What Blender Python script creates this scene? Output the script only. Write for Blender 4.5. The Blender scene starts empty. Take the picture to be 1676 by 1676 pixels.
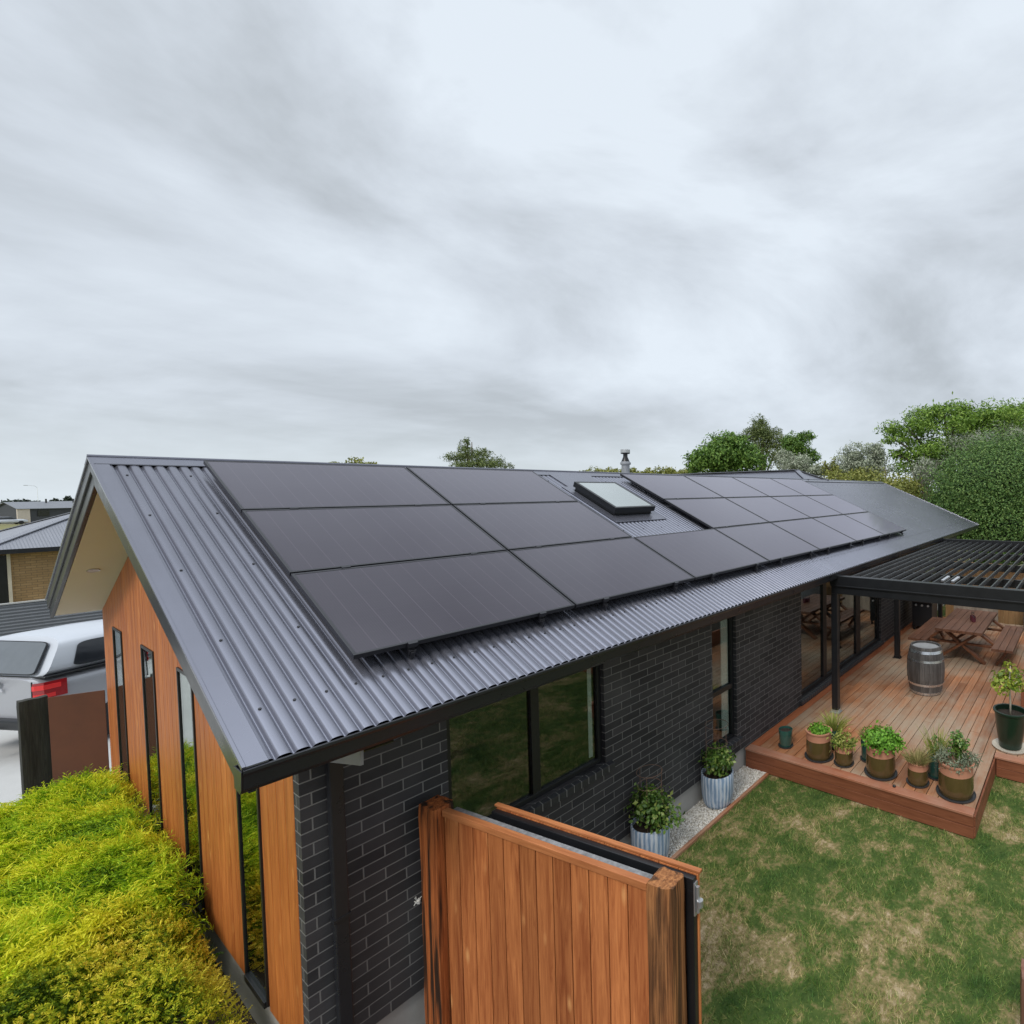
import bpy, math, random
import numpy as np
from mathutils import Vector, Matrix, Euler, noise
R = math.radians
rng = np.random.default_rng(7)
random.seed(7)
scene = bpy.context.scene
COL = scene.collection

# ------------------------------------------------------------------ helpers
class MB:
    """collects faces; build() links them as ONE mesh object"""
    def __init__(s): s.v = []; s.f = []; s.m = []
    def add(s, vs, fs, mi=0):
        o = len(s.v); s.v += [tuple(map(float, v)) for v in vs]
        for f in fs: s.f.append([i+o for i in f]); s.m.append(mi)
    def box(s, x0, x1, y0, y1, z0, z1, mi=0):
        vs = [(x0,y0,z0),(x1,y0,z0),(x1,y1,z0),(x0,y1,z0),(x0,y0,z1),(x1,y0,z1),(x1,y1,z1),(x0,y1,z1)]
        s.add(vs, [(0,3,2,1),(4,5,6,7),(0,1,5,4),(1,2,6,5),(2,3,7,6),(3,0,4,7)], mi)
    def bar(s, a, b, w, h, up=(0,0,1), mi=0):
        """box from a to b, w wide, h high"""
        a = Vector(a); b = Vector(b); d = (b-a).normalized()
        x = d.cross(Vector(up)).normalized(); u = x.cross(d)
        vs = []
        for p in (a, b):
            for sx, su in ((-1,-1),(1,-1),(1,1),(-1,1)): vs.append(p + x*(sx*w/2) + u*(su*h/2))
        s.add(vs, [(3,2,1,0),(4,5,6,7),(0,1,5,4),(1,2,6,5),(2,3,7,6),(3,0,4,7)], mi)
    def tube(s, pts, rad, seg=8, mi=0, cap=True):
        pts = [Vector(p) for p in pts]
        if not hasattr(rad, '__len__'): rad = [rad]*len(pts)
        rings = []; o = len(s.v); vs = []; fs = []
        for i, p in enumerate(pts):
            d = (pts[min(i+1, len(pts)-1)] - pts[max(i-1, 0)]).normalized()
            a = Vector((0,0,1)) if abs(d.z) < .9 else Vector((1,0,0))
            x = d.cross(a).normalized(); y = d.cross(x)
            for k in range(seg):
                t = 2*math.pi*k/seg; vs.append(p + (x*math.cos(t)+y*math.sin(t))*rad[i])
        n = len(pts)
        for i in range(n-1):
            for k in range(seg):
                k2 = (k+1) % seg; fs.append((i*seg+k, (i+1)*seg+k, (i+1)*seg+k2, i*seg+k2))
        if cap: fs.append(tuple(range(seg))); fs.append(tuple((n-1)*seg+k for k in reversed(range(seg))))
        s.add(vs, fs, mi)
    def lathe(s, prof, seg=32, mi=0, c=(0,0,0), cap=True):
        vs = []; fs = []; n = len(prof)
        for r, z in prof:
            for k in range(seg):
                t = 2*math.pi*k/seg; vs.append((c[0]+r*math.cos(t), c[1]+r*math.sin(t), c[2]+z))
        for i in range(n-1):
            for k in range(seg):
                k2 = (k+1) % seg; fs.append((i*seg+k, i*seg+k2, (i+1)*seg+k2, (i+1)*seg+k))
        if cap:
            fs.append(tuple(reversed(range(seg)))); fs.append(tuple((n-1)*seg+k for k in range(seg)))
        s.add(vs, fs, mi)
    def prism(s, poly, axis, a, b, mi=0):
        """2-D polygon extruded along axis 'x','y' or 'z' from a to b"""
        def P(p, t):
            return {'x': (t,p[0],p[1]), 'y': (p[0],t,p[1]), 'z': (p[0],p[1],t)}[axis]
        n = len(poly)
        vs = [P(p, a) for p in poly] + [P(p, b) for p in poly]
        fs = [tuple(reversed(range(n))), tuple(range(n, 2*n))] + [(i,(i+1)%n,n+(i+1)%n,n+i) for i in range(n)]
        s.add(vs, fs, mi)
    def build(s, name, mat, parent=None, smooth=False, bevel=0, autosmooth=None, fixn=True):
        me = bpy.data.meshes.new(name); me.from_pydata(s.v, [], s.f)
        mats = mat if isinstance(mat, (list, tuple)) else [mat]
        for m in mats: me.materials.append(m)
        if len(mats) > 1: me.polygons.foreach_set('material_index', s.m)
        if fixn:
            import bmesh
            bm = bmesh.new(); bm.from_mesh(me); bmesh.ops.recalc_face_normals(bm, faces=bm.faces); bm.to_mesh(me); bm.free()
        if smooth or autosmooth: me.polygons.foreach_set('use_smooth', [True]*len(me.polygons))
        if autosmooth: me.set_sharp_from_angle(angle=R(autosmooth))
        me.update()
        return link(name, me, parent, bevel)
def link(name, me, parent=None, bevel=0):
    o = bpy.data.objects.new(name, me); COL.objects.link(o)
    if parent: o.parent = parent
    if bevel:
        b = o.modifiers.new('bevel', 'BEVEL'); b.width = bevel; b.segments = 2; b.limit_method = 'ANGLE'; b.angle_limit = R(50)
    return o
def npmesh(name, V, F, mat, parent=None, smooth=False, attr=None):
    V = np.asarray(V, np.float32); F = np.asarray(F, np.int32); k = F.shape[1]
    me = bpy.data.meshes.new(name)
    me.vertices.add(len(V)); me.vertices.foreach_set('co', V.ravel())
    me.loops.add(F.size); me.loops.foreach_set('vertex_index', F.ravel())
    me.polygons.add(len(F)); me.polygons.foreach_set('loop_start', np.arange(0, F.size, k, dtype=np.int32))
    me.polygons.foreach_set('loop_total', np.full(len(F), k, np.int32))
    if smooth: me.polygons.foreach_set('use_smooth', np.ones(len(F), bool))
    if attr is not None:
        a = me.attributes.new('hue', 'FLOAT', 'POINT'); a.data.foreach_set('value', np.asarray(attr, np.float32))
    me.materials.append(mat); me.update(calc_edges=True)
    return link(name, me, parent)
def tag(o, label=None, cat=None, group=None, kind=None):
    if label: o['label'] = label
    if cat: o['category'] = cat
    if group: o['group'] = group
    if kind: o['kind'] = kind
    return o
def thing(name, label, cat, loc=(0,0,0), rz=0, group=None):
    o = bpy.data.objects.new(name, None); COL.objects.link(o); o.empty_display_size = .1
    o.location = loc; o.rotation_euler = (0,0,rz)
    return tag(o, label, cat, group)
def copy_tree(o, parent=None):
    c = o.copy(); COL.objects.link(c)
    if parent: c.parent = parent
    for ch in list(o.children): copy_tree(ch, c)
    return c

# ------------------------------------------------------------------ materials
class NT:
    def __init__(s, name):
        s.mat = bpy.data.materials.new(name); s.mat.use_nodes = True
        s.t = s.mat.node_tree; s.n = s.t.nodes; s.L = s.t.links.new
        s.b = s.n['Principled BSDF']; s.out = s.n['Material Output']
    def node(s, typ, **kw):
        nd = s.n.new(typ)
        for k, v in kw.items():
            if k in nd.inputs: s.inp(nd, k, v)
            else: setattr(nd, k, v)
        return nd
    def inp(s, nd, k, v):
        if hasattr(v, 'is_output') or isinstance(v, bpy.types.NodeSocket): s.L(v, nd.inputs[k])
        else: nd.inputs[k].default_value = v
    def math(s, op, a, b=0.0, c=None):
        nd = s.n.new('ShaderNodeMath'); nd.operation = op
        s.inp(nd, 0, a); s.inp(nd, 1, b)
        if c is not None: s.inp(nd, 2, c)
        return nd.outputs[0]
    def coord(s, scale=(1,1,1), loc=(0,0,0), kind='Object'):
        tc = s.n.new('ShaderNodeTexCoord'); mp = s.n.new('ShaderNodeMapping')
        s.L(tc.outputs[kind], mp.inputs[0]); mp.inputs['Scale'].default_value = scale; mp.inputs['Location'].default_value = loc
        return mp.outputs[0]
    def noise(s, vec, scale, detail=4, rough=.55, dist=0):
        nd = s.n.new('ShaderNodeTexNoise'); s.L(vec, nd.inputs['Vector'])
        nd.inputs['Scale'].default_value = scale; nd.inputs['Detail'].default_value = detail
        nd.inputs['Roughness'].default_value = rough; nd.inputs['Distortion'].default_value = dist
        return nd.outputs['Fac']
    def ramp(s, fac, stops, interp='LINEAR'):
        nd = s.n.new('ShaderNodeValToRGB'); s.L(fac, nd.inputs[0]); cr = nd.color_ramp; cr.interpolation = interp
        while len(cr.elements) < len(stops): cr.elements.new(.5)
        for e, (p, c) in zip(cr.elements, stops):
            e.position = p; e.color = (c,c,c,1) if not hasattr(c, '__len__') else (*c, 1)
        return nd.outputs[0]
    def mix(s, fac, a, b, blend='MIX'):
        nd = s.n.new('ShaderNodeMix'); nd.data_type = 'RGBA'; nd.blend_type = blend
        s.inp(nd, 0, fac)
        for i, v in ((6, a), (7, b)):
            if isinstance(v, bpy.types.NodeSocket): s.L(v, nd.inputs[i])
            else: nd.inputs[i].default_value = (*v, 1) if len(v) == 3 else v
        return nd.outputs[2]
    def island(s):
        return s.n.new('ShaderNodeNewGeometry').outputs['Random Per Island']
    def bump(s, h, strength=.3, dist=.01):
        nd = s.n.new('ShaderNodeBump'); s.L(h, nd.inputs['Height']); nd.inputs['Strength'].default_value = strength
        nd.inputs['Distance'].default_value = dist; s.L(nd.outputs[0], s.b.inputs['Normal'])
    def set(s, **kw):
        for k, v in kw.items():
            k = {'color':'Base Color','rough':'Roughness','metal':'Metallic','ior':'IOR','coat':'Coat Weight','coat_rough':'Coat Roughness','spec':'Specular IOR Level','sss':'Subsurface Weight'}.get(k, k)
            if isinstance(v, tuple) and len(v) == 3: v = (*v, 1)
            s.inp(s.b, k, v)
        return s.mat

def plain(name, col, rough=.5, metal=0, var=.15, scale=6, bump=0, spec=.5, coat=0):
    t = NT(name); v = t.coord(); n = t.noise(v, scale, 6, .6)
    c = t.mix(n, tuple(x*(1-var) for x in col), tuple(min(1, x*(1+var)) for x in col))
    r = t.math('MULTIPLY_ADD', n, .2, rough-.1)
    t.set(color=c, rough=r, metal=metal, spec=spec, coat=coat, coat_rough=.1)
    if bump: t.bump(t.noise(v, scale*12, 4), bump, .01)
    return t.mat

def wood(name, dark, light, axis='z', knots=None, rough=.5, isl=.35, grain=9, bump=.25, gloss=.4, weather=None, wscale=.8, silver=0):
    """boards as separate islands: tone per board, grain along axis, knots, weathering"""
    t = NT(name)
    k = {'x':(.06,1,1),'y':(1,.06,1),'z':(1,1,.06)}[axis]
    tc = t.n.new('ShaderNodeTexCoord').outputs['Object']
    il = t.island()
    off = t.node('ShaderNodeVectorMath', operation='ADD'); t.L(tc, off.inputs[0])
    cm = t.n.new('ShaderNodeCombineXYZ'); sc = t.math('MULTIPLY', il, 37.)
    for i in range(3): t.L(sc, cm.inputs[i])
    t.L(cm.outputs[0], off.inputs[1])
    mp = t.n.new('ShaderNodeMapping'); t.L(off.outputs[0], mp.inputs[0]); mp.inputs['Scale'].default_value = k
    g = t.noise(mp.outputs[0], grain*4, 6, .65, 1.2)
    g2 = t.noise(mp.outputs[0], grain, 3, .5, .6)
    gg = t.math('ADD', t.math('MULTIPLY', g, .6), t.math('MULTIPLY', g2, .4))
    base = t.mix(t.ramp(gg, [(.36,0.),(.64,1.)]), dark, light)
    tone = t.math('MULTIPLY_ADD', il, isl, 1-isl/2)
    hsv = t.n.new('ShaderNodeHueSaturation'); t.L(base, hsv.inputs['Color']); t.L(tone, hsv.inputs['Value'])
    c = hsv.outputs[0]
    if knots:
        mk = t.n.new('ShaderNodeMapping'); t.L(off.outputs[0], mk.inputs[0]); mk.inputs['Scale'].default_value = {'x':(.35,1,1),'y':(1,.35,1),'z':(1,1,.35)}[axis]
        vo = t.n.new('ShaderNodeTexVoronoi'); t.L(mk.outputs[0], vo.inputs['Vector']); vo.inputs['Scale'].default_value = 7.5
        km = t.math('MULTIPLY', t.ramp(vo.outputs['Distance'], [(.04,1.),(.2,0.)]), t.ramp(t.noise(mk.outputs[0], 7, 3), [(.42,0.),(.58,1.)]))
        c = t.mix(t.math('MULTIPLY', km, .55), c, knots)
    if weather:
        vw = t.coord((1,1,1)); w = t.ramp(t.math('ADD', t.math('MULTIPLY', t.noise(vw, wscale, 5, .6), .75), t.math('MULTIPLY', t.noise(mp.outputs[0], 20, 4), .25)), [(.42,0.),(.62,1.)])
        c = t.mix(t.math('MULTIPLY', w, silver or .7), c, weather)
    t.set(color=c, rough=t.math('MULTIPLY_ADD', g, .25, rough-.12), spec=gloss)
    t.bump(gg, bump, .006)
    return t.mat

def foliage(name, stops, rough=.55, trans=.25, attr=False, spec=.3):
    t = NT(name)
    if attr:
        a = t.n.new('ShaderNodeAttribute'); a.attribute_name = 'hue'; f = a.outputs['Fac']
    else: f = t.island()
    c = t.ramp(f, stops); t.set(color=c, rough=rough, spec=spec)
    tr = t.n.new('ShaderNodeBsdfTranslucent'); t.L(c, tr.inputs[0])
    mx = t.n.new('ShaderNodeMixShader'); mx.inputs[0].default_value = trans
    t.L(t.b.outputs[0], mx.inputs[1]); t.L(tr.outputs[0], mx.inputs[2]); t.L(mx.outputs[0], t.out.inputs[0])
    return t.mat

def glass(name, tint=(.75,.79,.77), lo=.085, hi=.8, power=3., rough=.0):
    t = NT(name)
    lw = t.n.new('ShaderNodeLayerWeight'); lw.inputs['Blend'].default_value = .5
    f = t.math('MULTIPLY_ADD', t.math('POWER', lw.outputs['Facing'], power), hi, lo)
    tr = t.n.new('ShaderNodeBsdfTransparent'); tr.inputs[0].default_value = (*tint,1)
    gl = t.n.new('ShaderNodeBsdfGlossy'); gl.inputs['Roughness'].default_value = rough; gl.inputs[0].default_value = (.9,.95,.93,1)
    mx = t.n.new('ShaderNodeMixShader'); t.L(f, mx.inputs[0]); t.L(tr.outputs[0], mx.inputs[1]); t.L(gl.outputs[0], mx.inputs[2]); t.L(mx.outputs[0], t.out.inputs[0])
    return t.mat

M = {}
# roofing steel: satin charcoal paint
def roof_mat(name, col, rough=.34, bumpx=None, metal=0):
    t = NT(name); v = t.coord(); n = t.noise(v, 1.3, 5, .6); n2 = t.noise(t.coord((1,.15,1)), 30, 4)
    c = t.mix(n, tuple(x*.9 for x in col), tuple(x*1.12 for x in col)); c = t.mix(t.math('MULTIPLY', t.ramp(t.noise(t.coord((1,.06,.06)), 9, 4), [(.45,0.),(.75,1.)]), .3), c, tuple(x*1.3 for x in col))
    t.set(color=c, rough=t.math('MULTIPLY_ADD', n, .1, rough-.05), spec=.6, metal=metal)
    if bumpx:
        w = t.n.new('ShaderNodeTexWave'); w.wave_type = 'BANDS'; w.bands_direction = bumpx; t.L(v, w.inputs['Vector']); w.inputs['Scale'].default_value = 1/.076/3.1831*1.0
        t.bump(w.outputs['Fac'], .6, .02)
    return t.mat
M['roof'] = roof_mat('roof_steel', (.195,.199,.238), .26, metal=.7)
M['roof_far'] = roof_mat('neighbour_roof_steel', (.17,.18,.2), .45)
M['flash'] = roof_mat('flashing_steel', (.195,.199,.238), .26, metal=.7)
M['gutter'] = plain('gutter_steel', (.018,.019,.023), .3, var=.15)
M['black'] = plain('black_powder_coat', (.01,.011,.013), .36, var=.2)
M['louvre'] = plain('charcoal_louvre', (.045,.047,.05), .28, var=.1)
M['joinery'] = plain('black_joinery', (.012,.013,.015), .38, var=.1)
M['soffit'] = plain('soffit_paint', (.66,.625,.56), .7, var=.05, scale=2)
M['concrete'] = plain('concrete', (.36,.35,.33), .85, var=.2, scale=4, bump=.15)
M['drive'] = plain('driveway_concrete', (.44,.44,.43), .85, var=.14, scale=2.2, bump=.15)
M['silver'] = plain('galvanised_steel', (.52,.53,.54), .38, metal=.8, var=.15, scale=9)
M['hoop'] = plain('bright_hoop_steel', (.62,.63,.65), .27, metal=.9, var=.2, scale=12)
M['curtain'] = plain('pale_curtain', (.9,.92,.9), .9, var=.03)
M['inner'] = plain('room_lining', (.13,.12,.11), .9, var=.1)
M['pane'] = glass('window_glass')
M['screw'] = plain('screw_heads', (.02,.02,.024), .5)

def bricks(name, c1, c2, mortar, bw, rh, ms):
    t = NT(name); tc = t.n.new('ShaderNodeTexCoord').outputs['Object']
    sp = t.n.new('ShaderNodeSeparateXYZ'); t.L(tc, sp.inputs[0])
    u = t.math('ADD', sp.outputs[0], sp.outputs[1]); cb = t.n.new('ShaderNodeCombineXYZ'); t.L(u, cb.inputs[0]); t.L(t.math('ADD', sp.outputs[2], -.31), cb.inputs[1])
    bt = t.n.new('ShaderNodeTexBrick'); t.L(cb.outputs[0], bt.inputs['Vector'])
    bt.inputs['Scale'].default_value = 1; bt.inputs['Brick Width'].default_value = bw; bt.inputs['Row Height'].default_value = rh
    bt.inputs['Mortar Size'].default_value = ms; bt.inputs['Mortar Smooth'].default_value = .2; bt.inputs['Bias'].default_value = 0
    bt.inputs['Color1'].default_value = (*c1,1); bt.inputs['Color2'].default_value = (*c2,1); bt.inputs['Mortar'].default_value = (*mortar,1)
    n = t.noise(tc, 22, 6, .7); n2 = t.noise(tc, 1.3, 4)
    c = t.mix(t.math('MULTIPLY', n, .35), bt.outputs['Color'], tuple(x*1.5 for x in c2))
    c = t.mix(t.math('MULTIPLY', t.ramp(n2, [(.45,0.),(.75,1.)]), .25), c, tuple(x*.6+.02 for x in mortar))
    t.set(color=c, rough=t.math('MULTIPLY_ADD', n, .3, .5), spec=.35)
    h = t.math('ADD', t.math('MULTIPLY', bt.outputs['Fac'], -1.), t.math('MULTIPLY', n, .25)); t.bump(h, .7, .006)
    return t.mat
M['brick'] = bricks('charcoal_brick', (.013,.014,.017), (.05,.048,.052), (.205,.202,.196), .269, .0838, .005)
M['brick_tan'] = bricks('tan_brick', (.3,.185,.085), (.4,.26,.13), (.16,.12,.075), .24, .086, .008)
M['sillbrick'] = plain('sill_brick', (.032,.033,.038), .5, var=.3, scale=14, bump=.2)
M['mortar'] = plain('mortar', (.2,.198,.19), .9)
M['clad'] = wood('stained_cladding', (.29,.072,.016), (.56,.19,.045), 'z', knots=(.85,.42,.13), isl=.22, rough=.5)
M['fence'] = wood('stained_fence_boards', (.25,.066,.02), (.54,.195,.064), 'z', knots=(.85,.44,.17), isl=.42, rough=.5, bump=.35)
M['rail'] = wood('stained_rail', (.31,.1,.032), (.5,.19,.07), 'y', isl=.1, rough=.55)
M['deck'] = wood('hardwood_decking', (.25,.095,.038), (.4,.18,.085), 'x', isl=.55, rough=.5, weather=(.36,.285,.205), wscale=.8, silver=.85)
M['deck_y'] = wood('hardwood_edge', (.27,.085,.04), (.4,.15,.075), 'y', isl=.2, rough=.55, weather=(.4,.27,.2), wscale=1.2, silver=.5)
M['fascia'] = wood('hardwood_fascia', (.14,.043,.019), (.25,.088,.042), 'y', isl=.15, rough=.55)
M['table'] = wood('oiled_picnic_timber', (.085,.034,.018), (.18,.08,.045), 'x', isl=.35, rough=.45, weather=(.2,.12,.085), wscale=2, silver=.25)
M['tleg'] = wood('oiled_leg_timber', (.1,.036,.016), (.2,.08,.036), 'z', isl=.2)
M['sleeper'] = wood('dark_sleeper', (.012,.013,.01), (.05,.05,.042), 'z', isl=.1, rough=.8, bump=.8)
M['corten'] = plain('rusted_steel', (.11,.04,.02), .75, var=.35, scale=3)
# old hardwood post: deep grain and black checks
def post_mat(name, dark, light, blackness):
    t = NT(name); v = t.coord((1,1,.035)); n = t.noise(v, 46, 6, .65, .6); n2 = t.noise(v, 17, 4, .5, .4); b = t.noise(t.coord((1,1,.35)), 3.2, 4, .55)
    c = t.mix(t.ramp(n, [(.36,0.),(.62,1.)]), dark, light)
    cr = t.math('MAXIMUM', t.ramp(n2, [(.4,1.),(.47,0.)]), t.math('MULTIPLY', t.ramp(b, [(.52,0.),(.66,1.)]), t.ramp(n, [(.4,1.),(.66,.35)])))
    c = t.mix(t.math('MULTIPLY', cr, blackness), c, (.018,.012,.008))
    t.set(color=c, rough=.62, spec=.3); t.bump(t.math('ADD', n, t.math('MULTIPLY', n2, .8)), .9, .012); return t.mat
M['post'] = post_mat('weathered_orange_post', (.2,.05,.013), (.46,.14,.04), .95)
M['post2'] = post_mat('weathered_brown_post', (.17,.06,.02), (.42,.18,.065), .7)
M['soil'] = plain('potting_soil', (.03,.02,.014), .95, var=.5, scale=30, bump=.6)

# solar glass: near-black cells with faint busbars under gloss
def solar():
    t = NT('solar_glass'); tc = t.n.new('ShaderNodeTexCoord').outputs['Object']; sp = t.n.new('ShaderNodeSeparateXYZ'); t.L(tc, sp.inputs[0])
    def lines(ax, pitch, w, hi):
        fr = t.math('FRACT', t.math('DIVIDE', sp.outputs[ax], pitch)); d = t.math('ABSOLUTE', t.math('SUBTRACT', fr, .5))
        return t.math('MULTIPLY', t.math('GREATER_THAN', d, .5-w), hi)
    l = t.math('ADD', lines(0, .1433, .03, .34), t.math('ADD', lines(1, .0903, .012, .14), lines(0, .01592, .12, .09)))
    n = t.noise(tc, 2.2, 4); n2 = t.noise(tc, 60, 3)
    c = t.mix(l, (.011,.008,.013), (.06,.048,.062)); c = t.mix(t.math('MULTIPLY', n, .06), c, (.2,.17,.17))
    t.set(color=c, rough=t.math('MULTIPLY_ADD', n, .05, .05), ior=1.62, spec=.5); t.b.inputs['Sheen Weight'].default_value = .9; t.b.inputs['Sheen Roughness'].default_value = .35; t.b.inputs['Sheen Tint'].default_value = (.82,.79,1,1); t.b.inputs['Specular Tint'].default_value = (.97,.92,1,1)
    return t.mat
M['solar'] = solar()
M['solar_frame'] = plain('black_anodised_frame', (.014,.014,.018), .35, var=.1)

# lawn: shared patch colour for soil sheet and blades
def lawn(name, blades):
    t = NT(name); g = t.n.new('ShaderNodeNewGeometry'); v = g.outputs['Position']
    a = t.noise(v, 1.5, 6, .65, .6); b = t.noise(v, 5.5, 5, .7, .4); c3 = t.noise(v, 26, 3)
    p = t.math('ADD', t.math('MULTIPLY', a, .52), t.math('ADD', t.math('MULTIPLY', b, .32), t.math('MULTIPLY', c3, .16)))
    if blades:
        il = t.island(); p = t.math('ADD', p, t.math('MULTIPLY_ADD', il, .16, -.08))
        col = t.ramp(p, [(.36,(.045,.112,.017)),(.46,(.098,.18,.03)),(.53,(.21,.235,.06)),(.59,(.4,.34,.135)),(.665,(.56,.44,.26))])
        t.set(color=col, rough=.6, spec=.25)
    else:
        col = t.ramp(p, [(.38,(.03,.06,.015)),(.49,(.07,.1,.026)),(.56,(.22,.17,.08)),(.62,(.4,.31,.2))])
        t.set(color=col, rough=.9, spec=.1); t.bump(c3, .6, .02)
    return t.mat
M['lawn'] = lawn('lawn_soil', False); M['blades'] = lawn('grass_blades', True)
def far_ground():
    t = NT('far_ground'); v = t.n.new('ShaderNodeNewGeometry').outputs['Position']
    t.set(color=t.ramp(t.noise(v, .05, 6, .6), [(.35,(.1,.12,.05)),(.55,(.2,.19,.09)),(.7,(.27,.25,.16))]), rough=.95, spec=.1); return t.mat
M['ground'] = far_ground()

# ------------------------------------------------------------------ ground
mb = MB(); mb.add([(-700,-700,-.03),(700,-700,-.03),(700,900,-.03),(-700,900,-.03)], [(0,1,2,3)])
tag(mb.build('ground', M['ground']), kind='structure')
mb = MB(); mb.add([(.45,-16,0),(20,-16,0),(20,-2.79,0),(.45,-2.79,0)], [(0,1,2,3)])
tag(mb.build('lawn', M['lawn']), kind='structure')
mb = MB(); mb.add([(-9,1.5,-.006),(9,4.2,-.006),(9,13.3,-.006),(-9,13.3,-.006)], [(0,1,2,3)])
tag(mb.build('driveway', M['drive']), kind='structure')
mb = MB(); mb.add([(-14,-16,-.012),(.45,-16,-.012),(.45,4.1,-.012),(-14,1.4,-.012)], [(0,1,2,3)])
tag(mb.build('garden_bed', plain('bark_mulch', (.06,.042,.028), .95, var=.5, scale=20, bump=.6)), kind='structure')

# ------------------------------------------------------------------ main house
ZR = 4.44; YR = .31; TAN = math.tan(.4202); YE = -3.47; YB = 3.85; XG = -.64; XE = 20.2
PIT = .4202
def rz_front(y): return ZR-(YR-y)*TAN
def rz_back(y): return ZR-(y-YR)*TAN
house = thing('house', 'dark brick house with timber clad gable and long corrugated steel roof', 'house')
SOF = 2.6; YW = -2.8; XW = -.22
# front brick wall with openings
OPEN = [(.70,2.29,1.25),(4.16,4.73,.53),(6.76,10.98,.4),(15.2,17.2,.5)]
mb = MB(); x = XW
for (a, b, z) in OPEN:
    mb.box(x, a, YW, YW+.1, .31, SOF+.04); mb.box(a, b, YW, YW+.1, .31, z-.0) if z > .32 else None; x = b
mb.box(x, 19.75, YW, YW+.1, .31, SOF+.04)
mb.box(19.65, 19.75, YW+.1, 3.7, .31, SOF+.04)
mb.box(XW, 19.75, 3.68, 3.78, .31, SOF+.04)
mb.build('brick_wall', M['brick'], house)
mb = MB(); mb.box(XW+.02, 19.7, YW+.03, 3.74, -.05, .31); mb.build('foundation', M['concrete'], house)
mb = MB(); mb.box(XW+.3, 19.6, YW+.2, 3.6, .312, .36); mb.box(XW+.3, 19.6, -.5, -.45, .36, 2.5)
mb.build('interior_lining', M['inner'], house)
# gable: vertical boards, window openings
GW = [(2.83,.5),(1.28,.54),(-.17,.5),(-1.79,.5)]; WZ0, WZ1 = .36, 2.52
def rake(y): return (rz_front(y) if y < YR else rz_back(y)) - .24
mb = MB(); y = YW+.1; bw = .148
edges = sorted([(c-w/2, c+w/2) for c, w in GW])
segs = []; cur = y
for a, b in edges: segs.append((cur, a, None)); segs.append((a, b, 'w')); cur = b
segs.append((cur, 3.76, None))
for a, b, kind in segs:
    n = max(1, round((b-a)/bw)); st = (b-a)/n
    for i in range(n):
        p, q = a+i*st+.004, a+(i+1)*st-.004
        cuts = [p] + ([YR] if p < YR < q else []) + [q]
        def col(z0):
            poly = [(p, z0), (q, z0)] + [(c, rake(c)) for c in reversed(cuts)]
            mb.prism(poly, 'x', XW-.002, XW+.03)
        if kind == 'w': col(WZ1+.0)
        else: col(.33)
mb.build('timber_cladding', M['clad'], house, bevel=.003)
mb = MB(); poly = [(YW+.1,.31),(3.7,.31),(3.7,rake(3.7)-.02),(YR,rake(YR)-.02),(YW+.1,rake(YW+.1)-.02)]
# backing between windows
cur = YW+.1
for a, b in edges + [(3.7, 3.7)]:
    ys = [cur] + ([YR] if cur < YR < a else []) + [a]
    mb.prism([(cur,.31),(a,.31)] + [(c, rake(c)-.02) for c in reversed(ys)], 'x', XW+.032, XW+.1)
    if b > a: mb.prism([(a,WZ1),(b,WZ1),(b,rake(b)-.02),(a,rake(a)-.02)], 'x', XW+.032, XW+.1)
    cur = b
mb.build('gable_frame_wall', M['joinery'], house)
def window_y(c, w, z0, z1, label=None):     # in the gable wall (faces -x)
    f = MB(); a, b = c-w/2, c+w/2; t = .03
    f.box(XW-.014, XW+.08, a, a+t, z0, z1); f.box(XW-.014, XW+.08, b-t, b, z0, z1)
    f.box(XW-.014, XW+.08, a+t, b-t, z1-t, z1); f.box(XW-.026, XW+.08, a+t, b-t, z0-.02, z0+t)
    o = f.build('window', M['joinery'], house, bevel=.003)
    g = MB(); g.box(XW-.004, XW+.002, a+t, b-t, z0+t, z1-t); g.build('pane', M['pane'], o)
    return o
for i, (c, w) in enumerate(GW):
    o = window_y(c, w, WZ0, WZ1)
    k = MB()
    if i == 2: k.box(XW+.09, XW+.11, c-w/2+.02, c+w/2-.02, 1.35, WZ1); k.build('curtain', M['curtain'], o)
    if i == 1:
        for j in range(11): k.box(XW+.09, XW+.11, c-w/2+.03, c+w/2-.03, 2.42-j*.075, 2.455-j*.075)
        k.build('blind', M['curtain'], o)
    if i == 0:
        k.box(XW+.1, XW+.12, c-.12, c+.1, 1.75, 2.42); k.build('curtain', plain('patterned_curtain', (.5,.5,.5), .9, var=.8, scale=9), o)
def window_x(x0, x1, z0, z1, mull=(), trans=(), t=.05, name='window', yo=.0):
    f = MB(); y0, y1 = YW+.05+yo, YW+.12+yo
    f.box(x0, x0+t, y0, y1, z0, z1); f.box(x1-t, x1, y0, y1, z0, z1)
    f.box(x0+t, x1-t, y0, y1, z1-t, z1); f.box(x0+t, x1-t, y0, y1, z0, z0+t)
    xs = [x0+t]
    for m, w in mull: f.box(m-w/2, m+w/2, y0, y1, z0+t, z1-t); xs += [m-w/2, m+w/2]
    xs.append(x1-t)
    for zt, w in trans: f.box(x0+t, x1-t, y0-.004, y1, zt-w/2, zt+w/2)
    o = f.build(name, M['joinery'], house, bevel=.003)
    zs = [z0+t] + [v for zt, w in trans for v in (zt-w/2, zt+w/2)] + [z1-t]
    for i in range(0, len(xs), 2):
        for j in range(0, len(zs), 2):
            g = MB(); g.box(xs[i], xs[i+1], y0+.03, y0+.036, zs[j], zs[j+1]); g.build('pane', M['pane'], o)
    return o
w1 = window_x(.70, 2.29, 1.25, SOF, mull=((1.515,.085),))
k = MB(); k.box(2.16, 2.21, YW+.1, YW+.104, 1.33, SOF-.06)
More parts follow.
